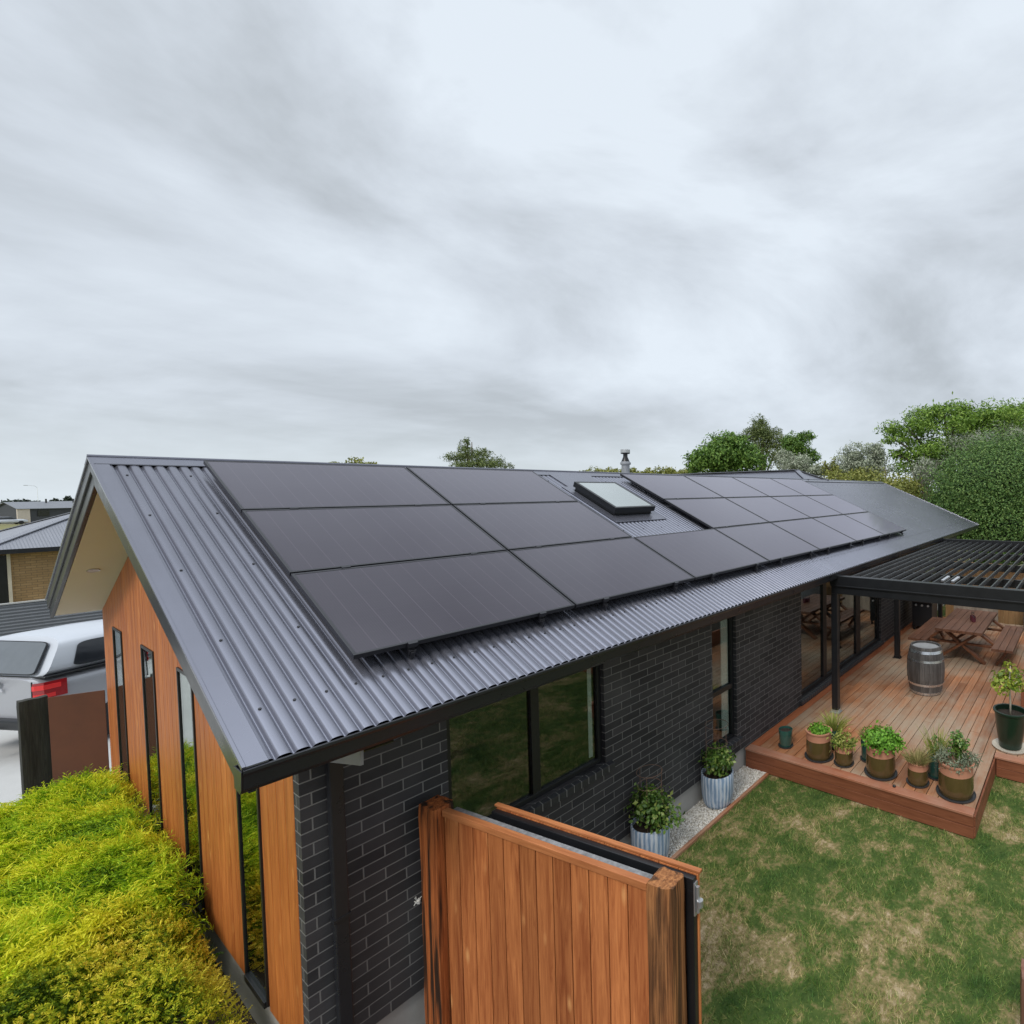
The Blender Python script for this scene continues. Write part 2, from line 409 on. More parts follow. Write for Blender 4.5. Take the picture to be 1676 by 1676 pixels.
# curtain edge folded just behind the glass
k.build('curtain', M['curtain'], w1)
w2 = window_x(4.16, 4.73, .53, SOF, trans=((1.3,.07),))
k = MB(); k.box(4.5, 4.66, YW+.1, YW+.112, .6, SOF-.06); k.build('curtain', M['curtain'], w2)
door = window_x(6.76, 10.98, .4, SOF-.05, mull=((7.86,.16),(9.62,.26)), t=.07, name='sliding_door')
window_x(15.2, 17.2, .5, SOF)
# brick-on-edge sills
def sill(x0, x1, z, drop=.1):
    s = MB(); m = MB(); n = int((x1-x0)/.086); st = (x1-x0)/n
    for i in range(n):
        xa = x0+i*st+.004; xb = x0+(i+1)*st-.004
        s.prism([(YW-.05,z-.09),(YW+.05,z-.075),(YW+.05,z),(YW-.05,z-.018)], 'x', xa, xb)
    m.prism([(YW-.0485,z-.088),(YW+.049,z-.073),(YW+.049,z-.0015),(YW-.0485,z-.0195)], 'x', x0+.006, x1-.006)
    o = s.build('window_sill', M['sillbrick'], house, bevel=.003); m.build('mortar_bed', M['mortar'], o)
sill(.62, 2.38, 1.25); sill(4.08, 4.82, .53); sill(6.66, 11.08, .4)

# roof sheets ------------------------------------------------------
mb = MB()
def corr(x0, x1, ya, za, yb, zb, nrm, pitch=.076, amp=.0082):
    n = int(round((x1-x0)/pitch*16)); vs = []; 
    for i in range(n+1):
        x = x0+(x1-x0)*i/n; q = ((x-x0)/pitch) % 1.0; h = amp*(.22*math.cos(2*math.pi*q)+.8-2.3*math.exp(-((q-.5)/.115)**2))
        h *= 1-.85*min(1,max(0,(x-4)/7))
        for (y, z) in ((ya, za), (yb, zb)): vs.append((x, y+nrm[0]*h, z+nrm[1]*h))
    mb.add(vs, [(2*i, 2*i+2, 2*i+3, 2*i+1) for i in range(n)])
sn, cs = math.sin(PIT), math.cos(PIT)
corr(XG+.085, XE-.1, YE-.05, rz_front(YE-.05), YR, ZR, (-sn, cs))
corr(XG+.085, XE-.1, YR, ZR, YB, rz_back(YB), (sn, cs))
nroof = len(mb.f)
# screws: dots on crests, every third rib; every rib near the eave
for row, step in ((-3.16,2),(-2.5,5),(-1.65,5),(-.8,5),(-.05,5)):
    for i in range(1, int(20.6/.076), step):
        x = XG+.085+i*.076; z = rz_front(row)
        c = Vector((x, row-sn*.0086, z+cs*.0086)); e = Vector((0, cs, sn)); nn = Vector((0,-sn,cs))
        vs = []
        for k in range(6):
            t = k*math.pi/3; d = Vector((1,0,0))*math.cos(t)+e*math.sin(t)
            vs.append(c+d*.008); 
        vs += [v+nn*.006 for v in vs]
        mb.add(vs, [(6,7,8,9,10,11)] + [(k,(k+1)%6,6+(k+1)%6,6+k) for k in range(6)], 1)
roof = mb.build('roof', [M['roof'], M['screw']], house, smooth=True, fixn=False)
for p in roof.data.polygons:
    if p.material_index == 1: p.use_smooth = False
# underside lining (keeps light out)
mb = MB(); d = .05
mb.prism([(YE+.06,rz_front(YE+.06)-.03),(YR,ZR-.03),(YB-.06,rz_back(YB-.06)-.03),(YB-.06,rz_back(YB-.06)-.05),(YR,ZR-.06),(YE+.06,rz_front(YE+.06)-.05)], 'x', XG+.1, XE-.1)
mb.build('roof_underlay', M['inner'], house)
# ridge capping, barge flashings
mb = MB()
for s, f in ((-1, rz_front), (1, rz_back)):
    y2 = YR+s*.15; mb.prism([(YR,ZR+.022),(y2,f(y2)+.02),(y2,f(y2)+.012),(YR,ZR+.01)], 'x', XG-.01, XE+.02)
mb.tube([(XG-.01,YR,ZR+.02),(XE+.02,YR,ZR+.02)], .016, 8)
mb.build('ridge_cap', M['flash'], house, autosmooth=40)
def barge(xo, xi, s, lab):
    f, ye = (rz_front, YE-.03) if s < 0 else (rz_back, YB+.03)
    ye0 = ye; ye = YE-.062 if s < 0 else ye
    m = MB(); sx = 1 if xi > xo else -1
    # top flashing strip over first rib
    m.add([(xo,YR,ZR+.016),(xi,YR,ZR+.016),(xi,ye,f(ye)+.016),(xo,ye,f(ye)+.016),(xo,YR,ZR+.004),(xi,YR,ZR+.004),(xi,ye,f(ye)+.004),(xo,ye,f(ye)+.004)],
          [(0,1,2,3),(7,6,5,4),(0,4,5,1),(1,5,6,2),(2,6,7,3),(3,7,4,0)])
    m.bar((xo,YR,ZR+.008),(xo,ye,f(ye)+.008), .018, .022)
    o = m.build('barge_flashing', M['flash'], house, bevel=.003)
    ye = ye0; b = MB()
    def slab(xa, xb, t0, t1):
        zc_ = 2.585; sg_ = 1 if s < 0 else -1
        yc_ = ye + sg_*max(0., (zc_-(f(ye)+t1))/TAN)
        if f(ye)+t1 < zc_ and f(ye)+t0 > zc_: b.prism([(YR,ZR+t0),(ye,f(ye)+t0),(ye,zc_),(yc_,zc_),(YR,ZR+t1)], 'x', xa, xb)
        elif f(ye)+t0 <= zc_: y2_ = ye+sg_*(zc_-(f(ye)+t0))/TAN; b.prism([(YR,ZR+t0),(y2_,zc_),(yc_,zc_),(YR,ZR+t1)], 'x', xa, xb)
        else: b.prism([(YR,ZR+t0),(ye,f(ye)+t0),(ye,f(ye)+t1),(YR,ZR+t1)], 'x', xa, xb)
    slab(xo+.004*sx, xo+.03*sx, .008, -.115); slab(xo+.02*sx, xo+.05*sx, -.117, -.235)
    b.build('barge_board', M['gutter'] if s < 0 else M['gutter'], house, bevel=.004)
for s in (-1, 1):
    barge(XG, XG+.095, s, ''); barge(XE, XE-.15, s, '')
# raked soffits at the gable, level eave soffits
mb = MB()
for s, f, ye in ((-1, rz_front, YE+.1), (1, rz_back, YB-.05)):
    mb.prism([(YR,ZR-.215),(ye,f(ye)-.215),(ye,f(ye)-.235),(YR,ZR-.235)], 'x', XG+.052, XW+.01)
mb.box(XW+.01, XE-.05, YE+.1, YW+.1, SOF, SOF+.015); mb.box(XW+.01, XE-.05, 3.7, YB, SOF, SOF+.015)
sof = mb.build('soffit', M['soffit'], house)
mb = MB(); yl = 2.35; nz = Vector((0,-sn,-cs))
c = Vector((-.43, yl, rz_back(yl)-.237)); e1 = Vector((1,0,0)); e2 = Vector((0,cs,-sn))
vs = []; 
for k in range(20):
    t = k*math.pi/10; vs.append(c+(e1*math.cos(t)+e2*math.sin(t))*.05)
vs += [v+nz*.008 for v in vs]; vs += [c+(v-c)*.78+nz*.0 for v in vs[20:]]
mb.add(vs, [(k,(k+1)%20,20+(k+1)%20,20+k) for k in range(20)] + [(20+k,20+(k+1)%20,40+(k+1)%20,40+k) for k in range(20)] + [tuple(range(40,60))])
mb.build('soffit_light', M['silver'], sof)
# fascia + gutter
mb = MB(); mb.box(XG+.05, XE-.05, YE+.06, YE+.09, SOF-.03, rz_front(YE)-.02); mb.build('fascia', M['gutter'], house)
mb = MB(); g0 = YE+.055; zt = rz_front(YE)-.03
prof = [(g0,zt-.0),(g0,zt-.115),(g0-.085,zt-.125),(g0-.108,zt-.1),(g0-.12,zt-.03),(g0-.132,zt-.012),(g0-.132,zt+.004),(g0-.118,zt+.006),(g0-.112,zt-.014),(g0-.1,zt-.09),(g0-.08,zt-.112),(g0-.012,zt-.105),(g0-.012,zt)]
mb.prism(prof, 'x', XG-.005, XE)
mb.prism([(g0,zt),(g0,zt-.115),(g0-.085,zt-.125),(g0-.108,zt-.1),(g0-.12,zt-.03),(g0-.125,zt)], 'x', XG-.012, XG-.006)
mb.build('gutter', M['gutter'], house, bevel=.002)
# downpipe
mb = MB(); mb.box(-.085, -.005, YW-.075, YW-.015, .02, 2.36)
mb.bar((-.045, YW-.045, 2.35), (.12, YE+.1, 2.56), .08, .055)
dp = mb.build('downpipe', M['gutter'], house, bevel=.006)
for z in (1.25, .35): mb = MB(); mb.box(-.095, .005, YW-.08, YW-.01, z, z+.022); mb.build('pipe_bracket', M['gutter'], dp)
mb = MB(); mb.prism([(-2.815,2.33),(-2.815,2.59),(-3.37,2.59),(-3.36,2.45)], 'x', -.088, -.072)
mb.build('eave_bracket', plain('grey_paint', (.27,.27,.27), .6), house)
# web tuft on brick
mb = MB(); random.seed(3)
for k in range(9):
    a = Vector((.44, YW-.004, 1.02)); mb.tube([a, a+Vector((random.uniform(-.03,.04), -random.uniform(.005,.02), random.uniform(-.035,.05)))], .0028, 5)
for k in range(5): mb.lathe([(.001,-.009),(.013,-.003),(.013,.005),(.001,.012)], 8, c=(.44+random.uniform(-.012,.012), YW-.01, 1.015+random.uniform(-.03,.01)))
mb.build('wall_cobweb', plain('white_web', (.75,.74,.7), .9), house)

# rear hipped wing that rises above the ridge
WX = 14.0; WZ = 4.44+.355; WY = YR+.355/TAN; WR = 9.5
mb = MB(); hw = .355/TAN
mb.add([(WX,WY,WZ),(WX-hw,YR,ZR),(WX+hw,YR,ZR)], [(0,1,2)])
for s in (-1, 1):
    mb.add([(WX,WY,WZ),(WX,WR,WZ),(WX+s*4.4,WR,WZ-4.4*TAN),(WX+s*4.4,YR+4.4-hw,WZ-4.4*TAN),(WX+s*hw,YR,ZR)], [(0,1,2,3,4)])
mb.build('wing_roof', M['roof'], house)
mb = MB()
for s in (-1, 1): mb.bar((WX,WY,WZ+.012),(WX+s*hw,YR,ZR+.02), .16, .02)
mb.bar((WX,WY-.05,WZ+.012),(WX,WR,WZ+.012), .2, .02)
mb.build('hip_cap', M['flash'], house)
mb = MB(); mb.box(WX-4, WX+4, 4, WR-.5, 0, 2.7); mb.build('wing_wall', M['brick'], house)
# flue
M['flue'] = plain('dull_flue_steel', (.33,.34,.36), .45, metal=.6, var=.15)
fl = MB(); fl.lathe([(.1,0),(.1,1.3),(.13,1.31),(.13,1.36),(.06,1.42)], 24); f_o = fl.build('flue', M['flue'], house, autosmooth=35); f_o.location = (8.0, 2.75, 3.5)
fl = MB(); fl.lathe([(.105,1.345),(.115,1.36),(.055,1.5),(.055,1.57),(.11,1.58),(.115,1.6)], 24); fl.build('cowl', M['black'], f_o, autosmooth=35)
fl = MB(); fl.lathe([(.115,1.602),(.115,1.68),(.1,1.69)], 24); fl.build('flue_cap', M['silver'], f_o, autosmooth=35)
# skylight in slope frame
sky = bpy.data.objects.new('skylight', None); COL.objects.link(sky); sky.parent = house
sky.location = (4.29, -.815, rz_front(-.815)); sky.rotation_euler = (PIT, 0, 0)
mb = MB(); w, l = .38, .46
mb.box(-w, w, -l, -l+.05, .0, .075); mb.box(-w, w, l-.05, l, 0, .075); mb.box(-w, -w+.05, -l+.05, l-.05, 0, .075); mb.box(w-.05, w, -l+.05, l-.05, 0, .075)
mb.build('upstand', M['black'], sky)
mb = MB(); w2_, l2 = .41, .49
mb.box(-w2_, w2_, -l2, -l2+.045, .07, .152); mb.box(-w2_, w2_, l2-.045, l2, .07, .152); mb.box(-w2_, -w2_+.045, -l2+.045, l2-.045, .07, .152); mb.box(w2_-.045, w2_, -l2+.045, l2-.045, .07, .152)
mb.build('frame', M['black'], sky, bevel=.004)
t = NT('skylight_glass'); t.set(color=(.32,.36,.35), rough=.04, spec=.8, coat=1., coat_rough=.02, metal=.35); M['skyglass'] = t.mat
mb = MB(); mb.box(-w2_+.045, w2_-.045, -l2+.045, l2-.045, .135, .149); mb.build('pane', M['skyglass'], sky)
mb = MB(); mb.box(-.52, .52, -.68, -.47, .012, .02); mb.box(-.52, -.4, -.47, .6, .012, .02); mb.box(.4, .52, -.47, .6, .012, .02); mb.box(-.4, .4, .48, 1.2, .012, .02)
mb.build('flashing', M['flash'], sky)

# ------------------------------------------------------------------ solar panels
PW, PH = 1.742, 1.134
def make_panel():
    p = thing('solar_panel', '', 'solar panel', group='black solar panels on the steel roof')
    w, h = PW-.018, PH-.02
    m = MB(); b = .02
    m.box(0, w, -h, -h+b, -.035, 0); m.box(0, w, -b, 0, -.035, 0); m.box(0, b, -h+b, -b, -.035, 0); m.box(w-b, w, -h+b, -b, -.035, 0)
    m.build('frame', M['solar_frame'], p, bevel=.002)
    m = MB(); m.box(b, w-b, -h+b, -b, -.03, -.0025); m.build('glass', M['solar'], p)
    for fx in (.2, .8):
        m = MB(); m.box(w*fx-.02, w*fx+.02, -h-.01, .008, -.085, -.037); m.build('rail', M['solar_frame'], p)
        m = MB(); m.box(w*fx-.03, w*fx+.03, -h-.022, -h+.006, -.03, .005); m.build('clamp', M['solar_frame'], p)
    return p
proto = make_panel(); first = True
rows = {0: ('top', [0,1,3,4,5,6]), 1: ('middle', [0,1,3,4,5,6]), 2: ('bottom', list(range(7)))}
ordn = ['first','second','third','fourth','fifth','sixth','seventh']
for r, (nm, cols) in rows.items():
    for k, c in enumerate(cols):
        p = proto if first else copy_tree(proto); first = False
        y0 = -r*PH*math.cos(PIT); z0 = -r*PH*math.sin(PIT)
        p.location = (c*PW, y0, ZR+z0); p.rotation_euler = (PIT,0,0)
        if r < 2:
            side = ('%s of two left of the skylight' % ('outer, gable-end' if c == 0 else 'inner')) if c < 2 else '%s of four right of the skylight' % ordn[c-3]
            lab = 'black solar panel in the %s row, %s' % (nm, side)
        else:
            lab = 'black solar panel in the bottom row, %s counting from the timber gable' % ordn[k]
            if c == 6: lab = 'black solar panel at far right end of the bottom row, reflecting green trees'
            # feet that show under the bottom edge
            for fx in (.2, .8):
                m = MB(); w = PW-.018; m.box(w*fx-.022, w*fx+.022, -PH-.012, -PH+.02, -.085, -.05); m.box(w*fx-.012, w*fx+.012, -PH-.022, -PH-.008, -.115, -.06)
                m.build('bracket', M['solar_frame'], p, bevel=.003)
        p['label'] = lab

# ------------------------------------------------------------------ deck
ZD = .3; DX0 = 4.93; DY1 = -5.985; DX2 = 6.53; DXE = 14.7
deck = thing('deck', 'reddish hardwood deck with stepped edge along the brick house', 'deck', (0,0,0))
mb = MB(); random.seed(11)
y = -2.97; bwid = (5.985-2.97)/21
while y > -9.4:
    ya, yb = y-bwid+.0075, y; x = DX0+.135 if ya > DY1-.02 else DX2+.135
    pass
    if yb - ya > .03:
        while x < DXE-.05:
            x2 = min(DXE, x+random.choice((2.1,3.0,3.6,4.2,1.5)))
            mb.box(x, x2-.003, ya, yb, ZD-.03, ZD-.001+random.uniform(-.0012,.0012)); x = x2
    y -= bwid
mb.build('decking', M['deck'], deck, bevel=.004)
mb = MB(); mb.box(DX0-.025, DX0+.13, DY1, -2.815, ZD-.028, ZD+.002); mb.box(DX2-.025, DX2+.13, -9.4, DY1-.004, ZD-.028, ZD+.002)
mb.build('edge_board', M['deck_y'], deck, bevel=.004)
mb = MB(); mb.box(DX0+.135, DXE, -2.965, -2.815, ZD-.028, ZD+.001); mb.build('wall_board', wood('wall_edge_board', (.3,.085,.035), (.42,.15,.065), 'x', isl=.1), deck, bevel=.004)
mb = MB()
for z0, z1 in ((.012,.142),(.147,.27)):
    mb.box(DX0-.012, DX0+.015, DY1-.002, -2.815, z0, z1); mb.box(DX2-.012, DX2+.015, -9.4, DY1-.03, z0, z1)
    mb.box(DX0+.016, DX2+.1, DY1-.02, DY1+.003, z0, z1)
mb.build('fascia_board', M['fascia'], deck, bevel=.004)
mb = MB(); mb.box(DX0+.03, DXE, DY1+.03, -2.82, .01, ZD-.04); mb.box(DX2+.03, DXE, -9.35, DY1+.03, .01, ZD-.041); mb.build('deck_frame', M['black'], deck)

# ------------------------------------------------------------------ pergola
PX0, PX1, PY0, PY1 = 6.72, 14.35, -3.4, -8.6; PZ0, PZ1 = 2.35, 2.66
perg = thing('pergola', 'black louvred pergola on slim posts over the timber deck', 'pergola', (0,0,0))
mb = MB()
for z0, z1, o in ((2.35,2.49,0.),(2.49,2.655,.018)):
    mb.box(PX0-o, PX0+.11, PY1, PY0+o, z0, z1)
mb.box(PX0-.03, PX0-.004, PY1, PY0, 2.478, 2.5)
mb.build('front_beam', M['black'], perg, bevel=.004)
mb = MB(); mb.box(PX0+.112, PX1, PY0-.1, PY0+.02, PZ0, PZ1); mb.box(PX0+.12, PX1, PY0+.022, PY0+.08, PZ1-.05, PZ1-.02); mb.build('house_beam', M['black'], perg, bevel=.004)
mb = MB(); mb.box(PX1, PX1+.11, PY1, PY0+.02, PZ0, PZ1); mb.build('back_beam', M['black'], perg, bevel=.004)
CB = (8.55, 10.45, 12.4)
for xb in CB:
    mb = MB(); mb.box(xb-.03, xb+.03, PY1, PY0-.102, PZ0+.02, 2.515); mb.build('cross_beam', M['black'], perg, bevel=.004)
bays = [(PX0+.115, CB[0]-.035)] + [(CB[i]+.035, CB[i+1]-.035) for i in range(2)] + [(CB[2]+.035, PX1-.005)]
y = PY0-.22; lv = None
while y > PY1+.1:
    mb = MB(); mb.bar((PX0+.115, y, 2.578), (PX1-.005, y, 2.578), .02, .066, up=(0,.2,.98)); mb.build('louvre', M['louvre'], perg, bevel=.004)
    y -= .172
for (x, y) in ((PX0+.055, -3.45), (10.2, -3.45), (PX0+.055, -8.5), (14.3, -3.45), (14.3, -8.5)):
    mb = MB(); mb.box(x-.055, x+.055, y-.055, y+.055, ZD+.03, PZ0); p = mb.build('post', M['black'], perg, bevel=.006)
    mb = MB(); mb.box(x-.085, x+.085, y-.085, y+.085, ZD+.002, ZD+.014); mb.box(x-.062, x+.062, y-.062, y+.062, ZD+.014, ZD+.05); mb.build('base_plate', M['silver'] if x < 8 else M['black'], p)
for dy in (-5.18, -5.33):
    mb = MB(); mb.bar((PX0+.2, dy, PZ1+.01), (PX0+.42, dy-.05, PZ1+.05), .045, .035); mb.build('louvre_motor', M['silver'], perg, bevel=.006)

# ------------------------------------------------------------------ garden strip
mb = MB(); mb.add([(.6,-3.18,.008),(4.95,-3.18,.008),(4.95,-2.77,.008),(.6,-2.77,.008)], [(0,1,2,3)])
tag(mb.build('pebble_bed', plain('pebble_grit', (.5,.47,.42), .9, var=.3, scale=40)), kind='structure')
n = 11000; ic = MB()
a = (1+5**.5)/2; base = np.array([(-1,a,0),(1,a,0),(-1,-a,0),(1,-a,0),(0,-1,a),(0,1,a),(0,-1,-a),(0,1,-a),(a,0,-1),(a,0,1),(-a,0,-1),(-a,0,1)])/1.9
bf = np.array([(0,11,5),(0,5,1),(0,1,7),(0,7,10),(0,10,11),(1,5,9),(5,11,4),(11,10,2),(10,7,6),(7,1,8),(3,9,4),(3,4,2),(3,2,6),(3,6,8),(3,8,9),(4,9,5),(2,4,11),(6,2,10),(8,6,7),(9,8,1)])
pos = np.stack([rng.uniform(.62,4.92,n), rng.uniform(-3.17,-2.78,n), rng.uniform(.008,.022,n)], 1)
sz = rng.uniform(.0055,.0115,(n,1,1))*np.stack([rng.uniform(.8,1.4,n),rng.uniform(.8,1.4,n),rng.uniform(.5,.9,n)],1)[:,None,:]
th = rng.uniform(0,6.28,n); rot = np.stack([np.stack([np.cos(th),-np.sin(th),0*th],1),np.stack([np.sin(th),np.cos(th),0*th],1),np.stack([0*th,0*th,1+0*th],1)],1)
V = np.einsum('nij,nkj->nki', rot, base[None]*sz)+pos[:,None,:]
F = (bf[None]+12*np.arange(n)[:,None,None]).reshape(-1,3)
t = NT('white_pebble'); t.set(color=t.ramp(t.island(), [(0.,(.4,.35,.28)),(.25,(.62,.58,.5)),(.6,(.74,.71,.65)),(1.,(.82,.8,.76))]), rough=.75)
tag(npmesh('pebbles', V.reshape(-1,3), F, t.mat, smooth=True), kind='stuff')
mb = MB(); x = .62
for x2 in (2.4, 4.4, 4.9): mb.box(x, x2-.003, -3.225, -3.18, -.03, .035); x = x2
tag(mb.build('garden_edging', wood('edging_timber', (.24,.085,.04), (.4,.18,.1), 'x', weather=(.4,.3,.22), silver=.5), bevel=.004), 'thin brown timber edging between lawn and white pebbles', 'garden edging')

# ------------------------------------------------------------------ leaves
def leaf_quads(P, N, size, aspect=.5, fold=.25, droop=.0, seed=0):
    """one folded leaf (2 tris... 2 quads) per point; N is rough facing"""
    g = np.random.default_rng(seed); n = len(P)
    N = N + g.normal(0,.55,(n,3)); N /= np.linalg.norm(N,axis=1,keepdims=True)
    t = g.normal(0,1,(n,3)); t[:,2] -= droop; t -= (t*N).sum(1,keepdims=True)*N; t /= np.linalg.norm(t,axis=1,keepdims=True)
    b = np.cross(N,t); s = (size*g.uniform(.65,1.35,n))[:,None]
    base = P; tip = P+t*s; mid = P+t*s*.5-N*s*fold*.25; l = P+t*s*.48+b*s*aspect*.5+N*s*fold*.3; r = P+t*s*.48-b*s*aspect*.5+N*s*fold*.3
    V = np.stack([base,r,tip,l],1).reshape(-1,3); i = np.arange(n)*4
    F = np.concatenate([np.stack([i,i+1,i+2],1),np.stack([i,i+2,i+3],1)])
    return V, F
def blob_points(blobs, n, clump, seed, shell=.55, rough=0):
    g = np.random.default_rng(seed)
    w = np.array([b[3]*b[4]*b[5] for b in blobs])**.67; w /= w.sum()
    nc = max(8, n//clump); idx = g.choice(len(blobs), nc, p=w); B = np.array(blobs)[idx]
    d = g.normal(0,1,(nc,3)); d /= np.linalg.norm(d,axis=1,keepdims=True)
    rr = (shell+(1.06-shell)*g.random(nc)**.6)[:,None]
    if rough: rr = rr*np.array([min(1.22,1+rough*(noise.noise(Vector(q)*2.3+Vector((seed,0,0)))+.6*noise.noise(Vector(q)*5+Vector((seed,3,0))))) for q in d])[:,None]
    C_ = B[:,:3]+d*rr*B[:,3:6]
    k = np.repeat(np.arange(nc), clump)[:n]; rad = B[k,3:6].mean(1)*.2
    P = C_[k]+g.normal(0,1,(len(k),3))*rad[:,None]*np.array([1,1,.75]); Nn = d[k]+np.array([0,0,.35])
    return P, Nn
def plant_mesh(name, blobs, n, size, mat, parent, seed, clump=14, shell=.5, aspect=.55, droop=.2, rough=0):
    P, N = blob_points(blobs, n, clump, seed, shell, rough); V, F = leaf_quads(P, N, size, aspect, droop=droop, seed=seed+1)
    return npmesh(name, V, F, mat, parent)

# golden conifer shrubs beside the gable ------------------------------
def mound(fx0, fx1, fy0, fy1, hfun, name, label, n, length, mat, seed, spread, upw):
    """sprays of fine feathery twiglets over a mounded body"""
    o = thing(name, label, 'shrub', ((fx0+fx1)/2,(fy0+fy1)/2,0)); ox, oy = (fx0+fx1)/2, (fy0+fy1)/2
    g = np.random.default_rng(seed)
    nx, ny = 90, 200; xs = np.linspace(fx0,fx1,nx); ys = np.linspace(fy0,fy1,ny); X, Y = np.meshgrid(xs,ys); Z = np.vectorize(hfun)(X,Y)
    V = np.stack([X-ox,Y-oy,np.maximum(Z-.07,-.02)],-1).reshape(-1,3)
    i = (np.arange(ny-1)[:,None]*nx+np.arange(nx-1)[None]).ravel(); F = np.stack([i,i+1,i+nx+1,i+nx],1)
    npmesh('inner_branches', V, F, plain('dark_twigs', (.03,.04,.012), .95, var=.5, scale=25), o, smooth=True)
    # spray anchors
    px = g.uniform(fx0,fx1,n*2); py = g.uniform(fy0,fy1,n*2); pz = np.array([hfun(a,b) for a,b in zip(px,py)])
    ok = pz > .05; px, py, pz = px[ok][:n], py[ok][:n], pz[ok][:n]; m = len(px)
    e = .05; gx = np.array([(hfun(a+e,b)-hfun(a-e,b))/(2*e) for a,b in zip(px,py)]); gy = np.array([(hfun(a,b+e)-hfun(a,b-e))/(2*e) for a,b in zip(px,py)])
    nrm = np.stack([-gx,-gy,np.ones(m)],1); nrm /= np.linalg.norm(nrm,axis=1,keepdims=True)
    lay = np.array([noise.noise(Vector((a*2.2,b*2.2,seed))) for a,b in zip(px,py)])
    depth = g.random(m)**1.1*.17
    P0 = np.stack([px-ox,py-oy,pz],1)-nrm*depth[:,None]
    flow = np.stack([np.array([noise.noise(Vector((a*1.3,b*1.3,9.+seed))) for a,b in zip(px,py)])*1.2-.55, np.array([noise.noise(Vector((a*1.3,b*1.3,19.+seed))) for a,b in zip(px,py)])*1.2-.25, np.zeros(m)],1)
    D = nrm*upw+flow*spread+g.normal(0,.36,(m,3)); D /= np.linalg.norm(D,axis=1,keepdims=True)
    S = np.cross(D, nrm+g.normal(0,.3,(m,3))); S /= np.linalg.norm(S,axis=1,keepdims=True)+1e-9
    L = length*g.uniform(.5,1.3,m)
    K = 7   # twiglets per spray: a stem blade and side blades
    VV = []; FF = []; AA = []; o0 = 0
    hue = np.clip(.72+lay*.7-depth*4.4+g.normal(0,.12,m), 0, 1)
    for j in range(K):
        if j == 0: a0 = P0; d = D; ln = L
        else:
            tt = (.12+.78*(j-1)/(K-2)); a0 = P0+D*(L*tt)[:,None]; sg = 1 if j % 2 else -1
            d = D*.75+S*sg*(.6+.25*g.random(m))[:,None]+g.normal(0,.15,(m,3)); d /= np.linalg.norm(d,axis=1,keepdims=True); ln = L*(.62-.4*tt)
        w = np.cross(d, nrm+g.normal(0,.5,(m,3))); w /= np.linalg.norm(w,axis=1,keepdims=True)+1e-9; w *= (.0032+.002*g.random(m))[:,None]
        midp = a0+d*(ln*.55)[:,None]+nrm*(ln*.05)[:,None]; tip = a0+d*ln[:,None]-nrm*(ln*.06)[:,None]
        VV.append(np.stack([a0-w*.6, midp-w, tip, midp+w],1).reshape(-1,3)); FF.append(np.arange(m*4).reshape(-1,4)+o0); o0 += m*4
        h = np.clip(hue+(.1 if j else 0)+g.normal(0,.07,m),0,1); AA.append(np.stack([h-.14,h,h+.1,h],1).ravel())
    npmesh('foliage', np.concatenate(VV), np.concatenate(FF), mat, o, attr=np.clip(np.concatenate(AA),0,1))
    return o
def hump(x, y):
    n = .11*noise.noise(Vector((x*2.1,y*2.1,3)))+.08*noise.noise(Vector((x*5.,y*5.,1)))+.06*noise.noise(Vector((x*10.5,y*10.5,4)))+.035*noise.noise(Vector((x*20,y*20,6)))
    return n
def h_main(x, y):
    e = min(1, max(0, (x+3.2)/.7))*min(1, max(0, (-.235-x)/.3+.55))
    f = min(1, max(0, (3.55+.45*(x+.3)-y)/.6)); f = math.sqrt(f)
    b = min(1, max(0, (y+1.15-.2*(x+1))/.45)); b = b**.6
    return max(0, (.86+hump(x,y))*math.sqrt(e)*f*b*.96)
def h_front(x, y):
    e = min(1, max(0, (x+3.2)/.7))*min(1, max(0, (-.26-x)/.35))
    f = min(1, max(0, (.05-y+.3*(x+1))/.55)); b = min(1, max(0, (y+3.0)/.5))
    d = 1-.28*min(1,max(0,(-1.0-y)/1.2))
    return max(0, (.8*d+1.1*hump(x+4,y))*e**.5*f**.5*b**.5)
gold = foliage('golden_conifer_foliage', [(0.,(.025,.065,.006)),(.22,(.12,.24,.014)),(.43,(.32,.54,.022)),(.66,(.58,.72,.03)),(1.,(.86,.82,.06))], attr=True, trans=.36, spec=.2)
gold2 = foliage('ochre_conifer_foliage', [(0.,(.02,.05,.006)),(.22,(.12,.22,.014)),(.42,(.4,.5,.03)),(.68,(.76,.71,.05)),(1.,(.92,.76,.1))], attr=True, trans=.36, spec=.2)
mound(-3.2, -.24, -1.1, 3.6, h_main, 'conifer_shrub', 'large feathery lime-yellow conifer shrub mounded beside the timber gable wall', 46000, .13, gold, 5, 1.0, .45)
mound(-3.2, -.3, -3.0, .2, h_front, 'conifer_shrub', 'tighter ochre-yellow conifer shrub at the bottom left, in front of the lime one', 40000, .05, gold2, 8, .5, .8)

